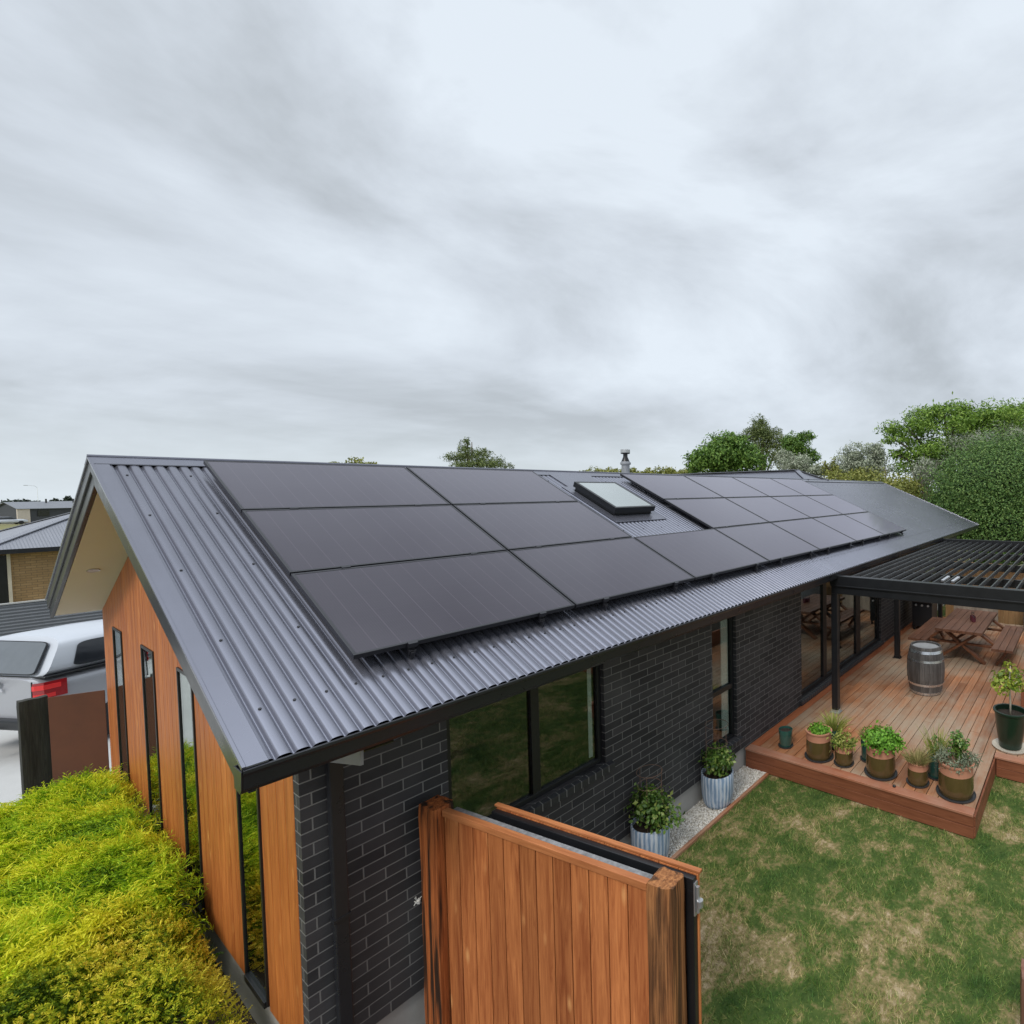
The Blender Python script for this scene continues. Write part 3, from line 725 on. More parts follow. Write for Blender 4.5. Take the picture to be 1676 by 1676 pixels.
# grass ------------------------------------------------------------
n = 150000
gx = 1.0+8.5*rng.random(n)**1.25; gy = rng.uniform(-9.2,-3.22,n)
ok = ~((gx > DX0-.03) & (gy > DY1-.03)) & ~(gx > DX2-.03); gx, gy = gx[ok], gy[ok]; n = len(gx)
hh = rng.uniform(.014,.038,n)*np.array([1.25+1.5*max(-.5,noise.noise(Vector((a*3.1,b*3.1,5))))+.7*noise.noise(Vector((a*11,b*11,2))) for a,b in zip(gx,gy)]); an = rng.uniform(0,6.28,n); ln = hh*rng.uniform(.2,1.5,n); a2 = rng.uniform(0,6.28,n); w = rng.uniform(.0018,.0034,n)
b0 = np.stack([gx-np.cos(an)*w, gy-np.sin(an)*w, 0*gx],1); b1 = np.stack([gx+np.cos(an)*w, gy+np.sin(an)*w, 0*gx],1); tp = np.stack([gx+np.cos(a2)*ln, gy+np.sin(a2)*ln, hh],1)
tag(npmesh('grass', np.stack([b0,b1,tp],1).reshape(-1,3), np.arange(3*n).reshape(-1,3), M['blades']), kind='stuff')

# ------------------------------------------------------------------ fence and gate by the wall
def rough_post(m, x0, x1, y0, y1, z0, z1, seed, amp=.006, nz=24, chip=.02):
    """hewn post: many-ring prism with uneven faces and worn top"""
    per = []; k = 6
    for i in range(k): per.append((x0+(x1-x0)*i/k, y0))
    for i in range(k): per.append((x1, y0+(y1-y0)*i/k))
    for i in range(k): per.append((x1-(x1-x0)*i/k, y1))
    for i in range(k): per.append((x0, y1-(y1-y0)*i/k))
    cx, cy = (x0+x1)/2, (y0+y1)/2; vs = []
    for r in range(nz+1):
        z = z0+(z1-z0)*r/nz
        for (x, y) in per:
            q = noise.noise(Vector((x*22,y*22,z*2+seed)))*amp + noise.noise(Vector((x*60,y*60,z*1.2+seed)))*amp*.6
            ex = abs(abs(x-cx)-(x1-x0)/2) < 1e-4; ey = abs(abs(y-cy)-(y1-y0)/2) < 1e-4
            dx = math.copysign(1., x-cx) if ex else 0; dy = math.copysign(1., y-cy) if ey else 0
            cut = .004 if ex and ey else 0; zz = z + (noise.noise(Vector((x*14,y*14,seed)))*chip*.6 if r == nz else 0)
            s = q*.8-cut-(.005 if r == nz else 0); vs.append((x+dx*s, y+dy*s, zz))
    P = len(per); fs = []
    for r in range(nz):
        for i in range(P): j = (i+1) % P; fs.append((r*P+i, r*P+j, (r+1)*P+j, (r+1)*P+i))
    vs.append((cx, cy, z1+.003)); c = len(vs)-1
    for i in range(P): fs.append((nz*P+i, nz*P+(i+1) % P, c))
    m.add(vs, fs)
fa = math.atan2(.745-.517, 4.915-3.226)
fence = thing('timber_fence', 'orange stained vertical board fence between two weathered posts by the brick wall', 'fence', (.47,-2.9,0), fa)
# local: +x away from camera (east), -y along fence
mb = MB(); rough_post(mb, -.05, .11, -.2, 0, -.05, 1.8, 2.0, amp=.007); mb.build('post', M['post'], fence, autosmooth=45)['label'] = 'orange cracked post against the brick wall'
mb = MB(); rough_post(mb, -.02, .14, -2.2, -2.02, -.05, 1.8, 7.0, amp=.009, chip=.03); mb.build('post', M['post2'], fence, autosmooth=45)['label'] = 'furrowed brown post at the lawn end'
mb = MB(); y = -.205; nb = 12; st = (2.02-.21)/nb
for i in range(nb): mb.box(.012, .032, y-(i+1)*st+.0035, y-i*st-.0035, .06, 1.735)
mb.build('boards', M['fence'], fence, bevel=.003)
mb = MB(); mb.box(-.004, .04, -2.018, -.205, 1.737, 1.785); mb.build('top_rail', M['rail'], fence, bevel=.004)
mb = MB(); mb.box(.042, .112, -2.015, -.21, 1.62, 1.748); mb.build('back_rail', plain('weathered_grey_timber', (.2,.2,.205), .9, var=.9, scale=26), fence)
mb = MB(); mb.box(.033, .041, -2.01, -.21, .08, 1.73); mb.build('backing', M['black'], fence)
gate = thing('sliding_gate', 'black steel framed sliding gate with timber cap parked behind the board fence', 'gate', (.47,-2.9,0), fa)
mb = MB(); mb.box(.155, .195, -2.24, -.52, 1.69, 1.765); mb.box(.155, .195, -2.24, -2.18, .08, 1.69); mb.box(.155, .195, -.58, -.52, .08, 1.69); mb.box(.155, .195, -2.18, -.58, .08, .15)
mb.build('frame', M['black'], gate, bevel=.004)
mb = MB(); y = -.52; nb = 12; st = (2.25-.52)/nb
for i in range(nb): mb.box(.198, .216, y-(i+1)*st+.0015, y-i*st-.0015, .07, 1.77)
mb.build('boards', M['fence'], gate, bevel=.003)
mb = MB(); mb.box(.198, .23, -2.26, -.5, 1.773, 1.79); mb.build('cap', M['rail'], gate, bevel=.004)
mb = MB(); mb.tube([(.17,-2.262,1.56),(.17,-2.262,1.72)], .011, 10); mb.tube([(.17,-2.275,1.6),(.17,-2.275,1.64)], .02, 10); mb.box(.155,.19,-2.25,-2.241,1.54,1.74); mb.build('bolt', M['silver'], gate, autosmooth=40)

# sleeper post at the bottom right
sp = thing('sleeper_post', 'squat reddish brown sleeper post on the lawn at bottom right corner', 'post', (2.66,-6.83,0), .12)
mb = MB(); rough_post(mb, -.1, .1, -.13, .13, -.05, .62, 4.0, amp=.004, nz=10); mb.build('timber', wood('red_sleeper', (.1,.035,.02), (.2,.08,.045), 'z', isl=.1, weather=(.26,.17,.13), silver=.6), sp, autosmooth=40)

# corten panel + dark sleeper at the back corner
pw = thing('rusted_screen', 'rust brown steel screen panel between the gable corner and a dark post', 'screen', (-.23,3.775,0), math.atan2(4.05-3.82,-.66+.22))
mb = MB(); mb.box(.01, .49, -.006, .006, 0, 1.6); mb.build('panel', M['corten'], pw, bevel=.002)
dpst = thing('sleeper_post', 'blackened sleeper post beside the driveway at the end of the rusted screen', 'post', (-.77,4.13,0), .1)
mb = MB(); rough_post(mb, -.115, .115, -.06, .06, -.05, 1.6, 9.0, amp=.004); mb.build('timber', M['sleeper'], dpst, autosmooth=40)

# ------------------------------------------------------------------ pots and planters
M['glaze_brown'] = plain('olive_brown_glaze', (.085,.058,.02), .2, var=.45, scale=4, coat=.5)
M['terra'] = plain('terracotta', (.42,.19,.115), .75, var=.15, scale=9)
M['glaze_green'] = plain('teal_green_glaze', (.025,.085,.07), .2, var=.25, scale=8, coat=.6)
M['glaze_dark'] = plain('bottle_green_glaze', (.006,.022,.012), .32, var=.4, scale=3, coat=.12)
M['saucer'] = plain('dark_saucer', (.04,.042,.044), .45)
M['saucer_w'] = plain('cream_saucer', (.5,.45,.37), .6)
def blue_glaze():
    t = NT('washed_blue_glaze'); tc = t.n.new('ShaderNodeTexCoord').outputs['Object']; sp_ = t.n.new('ShaderNodeSeparateXYZ'); t.L(tc, sp_.inputs[0])
    an = t.math('ARCTAN2', sp_.outputs[1], sp_.outputs[0]); st = t.math('SINE', t.math('MULTIPLY', an, 26.))
    v = t.coord((1,1,.18)); n = t.noise(v, 26, 5, .6); n2 = t.noise(t.coord(), 5, 4)
    f = t.math('ADD', t.math('MULTIPLY', st, .16), n)
    c = t.ramp(f, [(.34,(.16,.24,.36)),(.5,(.36,.45,.58)),(.66,(.62,.66,.7))]); c = t.mix(t.math('MULTIPLY', n2, .4), c, (.3,.42,.58))
    t.set(color=c, rough=.4, spec=.5); t.bump(st, .25, .008); return t.mat
M['blue'] = blue_glaze()
def leafy(name, stops, **k): return foliage(name, stops, **k)
LG = leafy('mid_green_leaves', [(0.,(.04,.095,.014)),(.5,(.1,.2,.03)),(.85,(.2,.31,.06)),(1.,(.36,.4,.11))], spec=.5, rough=.4)
BG = leafy('bright_parsley_leaves', [(0.,(.06,.16,.012)),(.5,(.13,.32,.025)),(1.,(.24,.45,.06))])
YG = leafy('yellow_green_leaves', [(0.,(.14,.19,.03)),(.5,(.32,.36,.07)),(1.,(.5,.48,.16))])
SG = leafy('grey_green_leaves', [(0.,(.09,.12,.07)),(.5,(.18,.21,.13)),(1.,(.33,.35,.25))])
OG = leafy('straw_leaves', [(0.,(.13,.13,.04)),(.5,(.28,.25,.09)),(1.,(.42,.36,.16))])
def pot_brown(r, h):
    g = [(r*.92,0),(r*.98,.02),(r*1.0,h*.3),(r*.97,h*.68)]; tr = [(r*.97,h*.68),(r*.955,h*.8),(r*.95,h*.93),(r*1.02,h*.95),(r*1.03,h),(r*.9,h),(r*.88,h*.9)]
    return g, tr
def pot(kind, x, y, r, h, label, rz=0, saucer=True, z=ZD):
    o = thing('potted_plant', label, 'potted plant', (x,y,z), rz, 'potted herbs along the deck edge'); z0 = .018 if saucer else 0
    if kind == 'brown':
        g, tr = pot_brown(r, h); b = MB(); b.lathe([(a,c+z0) for a,c in g], 40); b.build('pot', M['glaze_brown'], o, autosmooth=40)
        b = MB(); b.lathe([(a*1.002,c+z0+.001) for a,c in tr], 40); b.build('rim', M['terra'], o, autosmooth=40)
    else:
        b = MB(); b.lathe([(r*.9,z0),(r*.94,z0+.01),(r*.99,h*.8),(r*1.04,h*.82),(r*1.05,h+z0),(r*.92,h+z0),(r*.9,h*.85)], 36); b.build('pot', M['glaze_green'], o, autosmooth=40)
    b = MB(); b.lathe([(.001,h*.88+z0),(r*.9,h*.88+z0),(r*.9,h*.86+z0)], 28, cap=False); b.build('soil', M['soil'], o)
    if saucer:
        b = MB(); b.lathe([(r*.98,0),(r*1.1,.005),(r*1.13,.022),(r*1.1,.022),(r*1.05,.012),(.01,.012)], 36); b.build('saucer', M['saucer'], o, autosmooth=40)
    return o
def spikes(o, name, mat, n, h, spread, r, seed, w=.004, z0=0, bend=.4):
    g = np.random.default_rng(seed); a = g.uniform(0,6.28,n); rr = r*np.sqrt(g.random(n)); x, y = rr*np.cos(a), rr*np.sin(a)
    d = np.stack([np.cos(a)*spread*(.3+rr/r)+g.normal(0,.12,n), np.sin(a)*spread*(.3+rr/r)+g.normal(0,.12,n), np.ones(n)],1); d /= np.linalg.norm(d,axis=1,keepdims=True)
    L = h*g.uniform(.5,1.1,n); s = np.cross(d, g.normal(0,1,(n,3))); s /= np.linalg.norm(s,axis=1,keepdims=True); s *= w
    p0 = np.stack([x,y,z0+0*x],1); p1 = p0+d*(L*.55)[:,None]; p2 = p1+d*(L*.45)[:,None]; p2[:,2] -= L*bend*.35; p2[:,:2] += d[:,:2]*(L*bend*.5)[:,None]
    V = np.stack([p0-s*.7,p0+s*.7,p1+s,p1-s,p2],1).reshape(-1,3); i = np.arange(n)*5
    me = bpy.data.meshes.new(name); me.from_pydata(V.tolist(), [], [t for k in i for t in ((k,k+1,k+2,k+3),(k+3,k+2,k+4))]); me.materials.append(mat)
    return link(name, me, o)
p = pot('green', 5.27,-3.3,.1,.24,'small teal pot of bare soil, nearest the brick wall on the deck edge')
p = pot('brown', 5.24,-3.86,.185,.37,'big brown pot with low green herbs beside the small bare teal pot')
plant_mesh('foliage', [(0,0,.39,.14,.14,.05)], 420, .05, BG, p, 21, clump=8)
p = pot('green', 5.62,-3.92,.11,.26,'small dark pot with feathery yellow plant, half hidden at the foot of the pergola post')
spikes(p, 'foliage', YG, 260, .34, .55, .09, 22, .004, .22)
p = pot('brown', 5.24,-4.24,.125,.25,'small brown pot with pale variegated rosette leaves, second brown pot from the wall')
plant_mesh('foliage', [(0,0,.32,.15,.15,.1)], 420, .06, YG, p, 23, clump=7, aspect=.35); spikes(p, 'stems', LG, 90, .22, .8, .08, 24, .007, .22)
p = pot('green', 5.52,-4.5,.11,.28,'teal pot with sparse brown-green sprigs behind the bright parsley pot')
spikes(p, 'foliage', OG, 140, .22, .5, .08, 25, .004, .25)
p = pot('brown', 5.26,-4.76,.195,.38,'big brown pot overflowing with bright green parsley in the middle of the row')
plant_mesh('foliage', [(0,0,.46,.22,.22,.12),(.05,-.12,.42,.14,.14,.1)], 1700, .05, BG, p, 26, clump=9)
p = pot('brown', 5.27,-5.25,.13,.27,'small brown pot with wispy straw coloured grass, third small pot from the wall')
spikes(p, 'foliage', OG, 420, .24, .6, .1, 27, .003, .24)
p = pot('green', 5.56,-5.42,.12,.28,'teal pot with tall thin upright green sprigs behind the last brown pots')
spikes(p, 'foliage', YG, 150, .46, .25, .09, 28, .0035, .25); plant_mesh('leaves', [(0,0,.42,.1,.1,.14)], 160, .035, LG, p, 29, clump=5)
p = pot('brown', 5.27,-5.72,.21,.4,'largest brown pot with grey-green sage and lavender at the deck corner')
plant_mesh('foliage', [(-.03,.02,.45,.2,.2,.1),(.1,-.14,.42,.12,.1,.08)], 1000, .045, SG, p, 30, clump=8, aspect=.35)
plant_mesh('upright_herb', [(.05,-.02,.58,.09,.08,.17)], 420, .05, LG, p, 31, clump=7)
spikes(p, 'sprigs', SG, 70, .3, .9, .12, 32, .003, .38)
mb = MB(); mb.lathe([(.006,0),(.022,.004),(.02,.02),(.004,.03)], 12); tag(mb.build('stone', M['black'], smooth=True), 'tiny black stone on the deck between parsley pot and straw grass pot', 'stone').location = (5.02,-5.02,ZD+.001)
# lemon tree in tall pot
lt = thing('potted_tree', 'young lemon tree in a tall dark green tapered pot on a cream saucer', 'potted tree', (6.9,-6.15,ZD), .3)
b = MB(); b.lathe([(.13,.02),(.15,.03),(.185,.25),(.215,.52),(.235,.535),(.235,.56),(.205,.56),(.2,.48)], 40); b.build('pot', M['glaze_dark'], lt, autosmooth=40)
b = MB(); b.lathe([(.001,.49),(.2,.49),(.2,.47)], 28, cap=False); b.build('soil', M['soil'], lt)
b = MB(); b.lathe([(.17,0),(.23,.005),(.245,.03),(.23,.03),(.2,.014),(.01,.014)], 40); b.build('saucer', M['saucer_w'], lt, autosmooth=40)
b = MB(); b.tube([(0,0,.48),(.01,0,.7),(.0,.02,.95),(.02,.0,1.2)], [.016,.014,.012,.006], 8); b.tube([(.0,.01,.9),(.1,.08,1.05)], [.008,.004], 6); b.tube([(0,.01,.86),(-.1,-.07,1.02)], [.008,.004], 6); b.tube([(0.01,0.01,.95),(.05,-.13,1.08)], [.008,.004], 6)
b.build('trunk', plain('pale_bark', (.4,.36,.28), .8, var=.3, scale=20), lt, smooth=True)
plant_mesh('foliage', [(-.02,.1,.98,.19,.17,.13),(.05,-.1,1.0,.17,.19,.15),(.0,0,1.16,.1,.1,.08)], 560, .068, leafy('lemon_leaves', [(0.,(.08,.15,.015)),(.5,(.25,.34,.03)),(1.,(.5,.52,.08))], spec=.5), lt, 33, clump=6)
# blue planters with roses
def planter(x, y, label, seed, blobs, n, hoops):
    o = thing('planter', label, 'planter', (x,y,.01), seed, 'washed blue planters on the pebble strip')
    b = MB(); b.lathe([(.13,0),(.165,.012),(.19,.06),(.208,.16),(.214,.3),(.214,.42),(.206,.432),(.196,.43),(.192,.36)], 48); b.build('pot', M['blue'], o, autosmooth=50)
    b = MB(); b.lathe([(.001,.375),(.194,.375),(.194,.35)], 32, cap=False); b.build('soil', M['soil'], o)
    plant_mesh('foliage', blobs, n, .05, LG, o, seed*7+3, clump=7, shell=.25, aspect=.62)
    b = MB(); g = random.Random(seed)
    for k in range(9):
        a = g.uniform(0,6.28); bl = blobs[k % len(blobs)]; b.tube([(g.uniform(-.05,.05),g.uniform(-.05,.05),.36),(bl[0]*.6+.05*math.cos(a),bl[1]*.6+.05*math.sin(a),bl[2]-.05),(bl[0]+bl[3]*.7*math.cos(a),bl[1]+bl[4]*.7*math.sin(a),bl[2]+bl[5]*.6)], [.006,.004,.002], 5)
    b.build('stems', plain('rose_stem', (.07,.08,.03), .7), o)
    b = MB()
    for zz, rr in hoops:
        b.tube([(rr*math.cos(t*.2618),rr*math.sin(t*.2618),zz) for t in range(25)], .0035, 5, cap=False)
    for k in range(3):
        a = k*2.1+.6; rr = hoops[-1][1]; b.tube([(rr*math.cos(a),rr*math.sin(a),.36),(rr*math.cos(a),rr*math.sin(a),hoops[-1][0])], .0035, 5)
    b.build('support_ring', plain('rusted_wire', (.16,.1,.075), .7), o)
planter(2.73,-2.995,'washed blue planter with tall leafy rose bush, nearer the timber fence',1,[(0,0,.62,.2,.2,.2),(-.06,.08,.7,.16,.16,.16),(.12,-.1,.56,.17,.17,.15),(-.1,-.12,.53,.17,.18,.14)],1250,[(.85,.13),(1.0,.14)])
planter(3.97,-3.0,'washed blue planter with compact rose bush, nearer the deck',2,[(0,0,.57,.19,.2,.15),(-.06,.05,.64,.16,.16,.13),(.1,-.08,.56,.17,.17,.14)],1100,[(.8,.14),(1.05,.15)])
# ------------------------------------------------------------------ barrel
def barrel_at(x, y, label, rz):
    o = thing('wine_barrel', label, 'barrel', (x,y,ZD), rz)
    m = MB(); ns = 26
    def rad(z): return .272+.07*(1-((z-.44)/.44)**2)
    zs = [0,.03,.15,.3,.44,.58,.73,.85,.88]
    for k in range(ns):
        a0 = 2*math.pi*k/ns+.006; a1 = 2*math.pi*(k+1)/ns-.006; vs = []
        for z in zs:
            r = rad(z)
            for rr, a in ((r,a0),(r,(a0+a1)/2),(r,a1),(r-.025,a1),(r-.025,a0)): vs.append((rr*math.cos(a), rr*math.sin(a), z))
        fs = [(0,1,2,3,4),tuple(40+i for i in (4,3,2,1,0))]
        for i in range(8):
            for j in range(5): fs.append((i*5+j, i*5+(j+1)%5, (i+1)*5+(j+1)%5, (i+1)*5+j))
        m.add(vs, fs)
    m.build('staves', wood('grey_oak_stave', (.05,.045,.042), (.14,.128,.12), 'z', isl=.6, rough=.6, weather=(.2,.2,.2), silver=.35), o)
    m = MB(); m.lathe([(.001,.845),(.25,.845),(.25,.83)], 40, cap=False); m.lathe([(.001,.02),(.25,.02)], 40, cap=False); m.build('head', plain('weathered_barrel_head', (.3,.3,.3), .7, var=.25, scale=10), o)
    for z, w in ((.035,.045),(.2,.04),(.31,.0),(.57,.0),(.64,.042),(.8,.05),(.858,.0)):
        if not w: continue
        m = MB(); m.lathe([(rad(z-w/2)+.0005,z-w/2),(rad(z-w/2)+.004,z-w/2),(rad(z+w/2)+.004,z+w/2),(rad(z+w/2)+.0005,z+w/2)], 48, cap=False); m.build('hoop', M['hoop'], o, autosmooth=30)
barrel_at(8.5, -4.52, 'grey oak wine barrel with steel hoops standing on the open deck', .2)

# ------------------------------------------------------------------ picnic table
tb = thing('picnic_table', 'brown timber picnic table with crossed legs and attached benches under the pergola', 'picnic table', (11.45,-4.73,ZD), 0)
def planks(y0, y1, n, z0, z1, x0=-1.12, x1=1.12):
    m = MB(); st = (y1-y0)/n
    for i in range(n): m.box(x0+random.uniform(-.006,.006), x1+random.uniform(-.006,.006), y0+i*st+.004, y0+(i+1)*st-.004, z0, z1)
    return m
planks(-.49, .49, 6, .69, .752).build('tabletop', M['table'], tb, bevel=.004)
for s in (1, -1): planks(*sorted((s*.66, s*1.08)), 3, .405, .46).build('bench', M['table'], tb, bevel=.004)
for x in (-.78, .78):
    for s, o in ((1, .024), (-1, -.024)):
        m = MB(); m.bar((x+o, s*.42, .7), (x+o, -s*.5, .0), .05, .135, up=(1,0,0)); m.build('leg', M['tleg'], tb, bevel=.004)
    for s in (1, -1):
        m = MB(); m.bar((x+.07, s*.3, .69), (x+.07, s*.72, .4), .05, .11, up=(1,0,0)); m.bar((x+.07, s*.98, .41), (x+.07, s*.72, .02), .05, .12, up=(1,0,0)); m.build('bench_support', M['tleg'], tb, bevel=.004)
    m = MB(); m.box(x-.04, x+.04, -1.04, 1.04, .375, .418); m.box(x-.04, x+.04, -.46, .46, .66, .708); m.build('bearer', M['tleg'], tb, bevel=.004)
cd = thing('candle_holder', 'small dark red glass candle holder rack in the middle of the picnic table', 'candle holder', (11.35,-4.86,ZD+.752), .4)
for dx in (-.06, .06):
    m = MB(); m.lathe([(.045,0),(.05,.01),(.05,.12),(.042,.12),(.04,.02)], 16, c=(dx,0,0)); m.build('glass_jar', plain('wine_red_glass', (.12,.03,.045), .15), cd, autosmooth=40)
m = MB(); m.box(-.13,.13,-.012,.012,.1,.115); m.tube([(-.12,0,.1),(-.1,0,.2),(.1,0,.2),(.12,0,.1)], .006, 6); m.build('handle', M['black'], cd)

# ------------------------------------------------------------------ things at the far end of the deck
pb = thing('planter_box', 'raised reddish timber planter box at the right edge of the deck', 'planter box', (0,0,0))
m = MB()
for z0, z1 in ((.302,.48),(.484,.66)): m.box(8.55, 12.5, -6.18, -6.13, z0, z1); m.box(8.55, 8.6, -7.6, -6.181, z0, z1)
m.build('side_board', wood('planter_board', (.2,.07,.035), (.33,.13,.07), 'x', isl=.2), pb, bevel=.004)
m = MB(); m.box(8.6, 12.5, -7.6, -6.18, .302, .6); m.build('soil', M['soil'], pb)
plant_mesh('foliage', [(x, -6.6, .7, .35, .25, .16) for x in (10.6,11.3,12.1)], 900, .07, LG, pb, 77, clump=8)
ff = thing('paling_fence', 'honey brown timber paling fence across the far end of the deck', 'fence', (0,0,0))
m = MB(); y = -3.4; random.seed(5)
while y > -11: m.box(15.2, 15.22, y-.145, y-.002, .05, 1.9+random.uniform(-.01,.01)); y -= .148
m.build('palings', wood('paling', (.26,.14,.06), (.42,.25,.12), 'z', isl=.3), ff)
m = MB(); m.box(15.225, 15.28, -11, -3.4, 1.5, 1.58); m.box(15.225, 15.28, -11, -3.4, .4, .48); m.build('rail', M['tleg'], ff)
bq = thing('barbecue', 'black hooded barbecue with pale knobs against the far house wall', 'barbecue', (13.1,-3.3,ZD), 0)
m = MB(); m.box(-.3,.3,-.28,.25,.1,.75); m.build('cabinet', M['black'], bq, bevel=.01)
m = MB(); m.prism([(-.28,.76),(.25,.76),(.25,.98),(.1,1.1),(-.15,1.1),(-.28,.95)], 'x', -.38, .38); m.build('hood', M['black'], bq, bevel=.02)
for k in range(3):
    m = MB(); m.lathe([(.03,0),(.028,.03)], 14); o = m.build('knob', M['silver'], bq); o.location = (-.301,-.18+k*.16,.68); o.rotation_euler = (0,-math.pi/2,0)
for sx in (-.26,.26):
    for sy in (-.24,.2):
        m = MB(); m.tube([(sx,sy,.0),(sx,sy,.1)], .03, 10); m.build('leg', M['black'], bq)
sc = thing('grey_screen', 'weathered grey board screen behind the picnic table under the pergola', 'screen', (14.2,-3.75,ZD), 0)
m = MB(); 
for i in range(9): m.box(-.012,.012,-.1-(i+1)*.13+.004,-.1-i*.13,.05,1.05)
m.build('boards', wood('silvered_board', (.24,.2,.16), (.4,.35,.29), 'z', isl=.3), sc)
m = MB(); m.box(.013,.05,-1.27,-.1,.2,.27); m.box(.013,.05,-1.27,-.1,.85,.92); m.build('rail', M['tleg'], sc)
wt = thing('water_tank', 'blue-grey ribbed water tank at the far end of the deck', 'water tank', (14.2,-6.2,ZD), 0)
m = MB(); pr_ = [(.55,0)] + [(.55+.012*(i % 2), .03+i*.045) for i in range(24)] + [(.5,1.12),(.1,1.2),(.001,1.2)]
m.lathe(pr_, 40); m.build('shell', plain('blue_grey_steel', (.16,.18,.2), .4, metal=.3), wt, autosmooth=30)
m = MB(); m.lathe([(.18,1.17),(.18,1.22),(.001,1.23)], 24); m.build('lid', M['black'], wt)
m = MB(); m.tube([(-.55,0,.15),(-.64,0,.15)], .02, 8); m.build('tap', M['silver'], wt)

# ------------------------------------------------------------------ pickup truck with canopy
M['carpaint'] = NT('silver_car_paint').set(color=(.4,.41,.44), rough=.35, metal=.3, coat=.6, coat_rough=.08)
M['white_paint'] = NT('white_car_paint').set(color=(.5,.53,.58), rough=.35, coat=.5, coat_rough=.08)
M['tint'] = plain('tinted_glass', (.022,.025,.03), .06, var=.1, spec=.7)
M['tint_grey'] = plain('grey_rear_glass', (.12,.135,.15), .1, var=.15, spec=.7)
M['rubber'] = plain('tyre_rubber', (.02,.02,.02), .8)
def loft(m, secs, seg=28, p=5, mi=0):
    vs = []
    for (x, wb, wt_, z0, z1) in secs:
        for k in range(seg):
            t = 2*math.pi*(k+.5)/seg; c, s = math.cos(t), math.sin(t)
            yy = math.copysign(abs(c)**(2/p), c); zz = math.copysign(abs(s)**(2/p), s)
            u = (zz+1)/2; w = wb+(wt_-wb)*u; xx = x[0]+(x[1]-x[0])*u if isinstance(x, tuple) else x
            vs.append((xx, yy*w, z0+(z1-z0)*u))
    n = len(secs); fs = [(i*seg+k, i*seg+(k+1)%seg, (i+1)*seg+(k+1)%seg, (i+1)*seg+k) for i in range(n-1) for k in range(seg)]
    fs += [tuple(reversed(range(seg))), tuple((n-1)*seg+k for k in range(seg))]
    m.add(vs, fs, mi)
ute = thing('pickup_truck', 'silver pickup truck with white canopy parked on the concrete driveway', 'pickup truck', (-.92,7.56,0), R(25))
m = MB(); loft(m, [((.0,.03),.78,.74,.62,1.27),((.06,.06),.87,.83,.55,1.285),(.3,.9,.85,.5,1.285),(1.6,.9,.86,.45,1.285),(3.3,.9,.86,.42,1.2),(4.3,.9,.82,.42,1.12),(5.0,.86,.74,.42,1.02),(5.25,.7,.6,.46,.9)], 36, 6)
m.build('body', M['carpaint'], ute, autosmooth=35)
m = MB(); loft(m, [((.07,.36),.78,.6,1.255,1.8),((.1,.4),.84,.68,1.25,1.85),((.3,.55),.85,.7,1.25,1.86),(1.2,.85,.7,1.25,1.86),(1.62,.85,.69,1.25,1.84)], 36, 5)
can = m.build('canopy', M['white_paint'], ute, autosmooth=40)
m = MB(); m.box(.08, 1.65, -.868, .868, 1.282, 1.3); m.build('canopy_seal', M['black'], ute, bevel=.004)
m = MB(); loft(m, [((1.68,1.75),.82,.64,1.2,1.72),((1.7,1.85),.84,.68,1.2,1.76),((2.5,2.3),.84,.68,1.2,1.78),((3.55,2.75),.82,.66,1.15,1.76),((3.7,2.85),.78,.6,1.12,1.72)], 36, 5)
cab = m.build('cab', M['carpaint'], ute, autosmooth=40)
# rear canopy glass on the sloped back face; local frame helper
def plate(pts, n, th, r=.2, seg=6):
    """rounded quad plate through 4 corners, offset along n"""
    m = MB(); P = [Vector(p) for p in pts]; n = Vector(n).normalized(); out = []
    for i in range(4):
        a, b, c = P[i-1], P[i], P[(i+1) % 4]; p0 = b+(a-b)*r; p1 = b+(c-b)*r
        for k in range(seg+1):
            t = k/seg; out.append(p0*(1-t)**2+b*2*t*(1-t)+p1*t*t)
    N = len(out); m.add([v for v in out]+[v+n*th for v in out], [tuple(range(N)), tuple(range(N,2*N))]+[(i,(i+1)%N,N+(i+1)%N,N+i) for i in range(N)]); return m
plate([(.068,.7,1.34),(.068,-.7,1.34),(.315,-.56,1.775),(.315,.56,1.775)], (-1,0,.55), .02, .1).build('rear_window', M['tint_grey'], can)
plate([(.062,.715,1.328),(.062,-.715,1.328),(.325,-.572,1.788),(.325,.572,1.788)], (-1,0,.55), .012, .12).build('window_surround', M['black'], can)
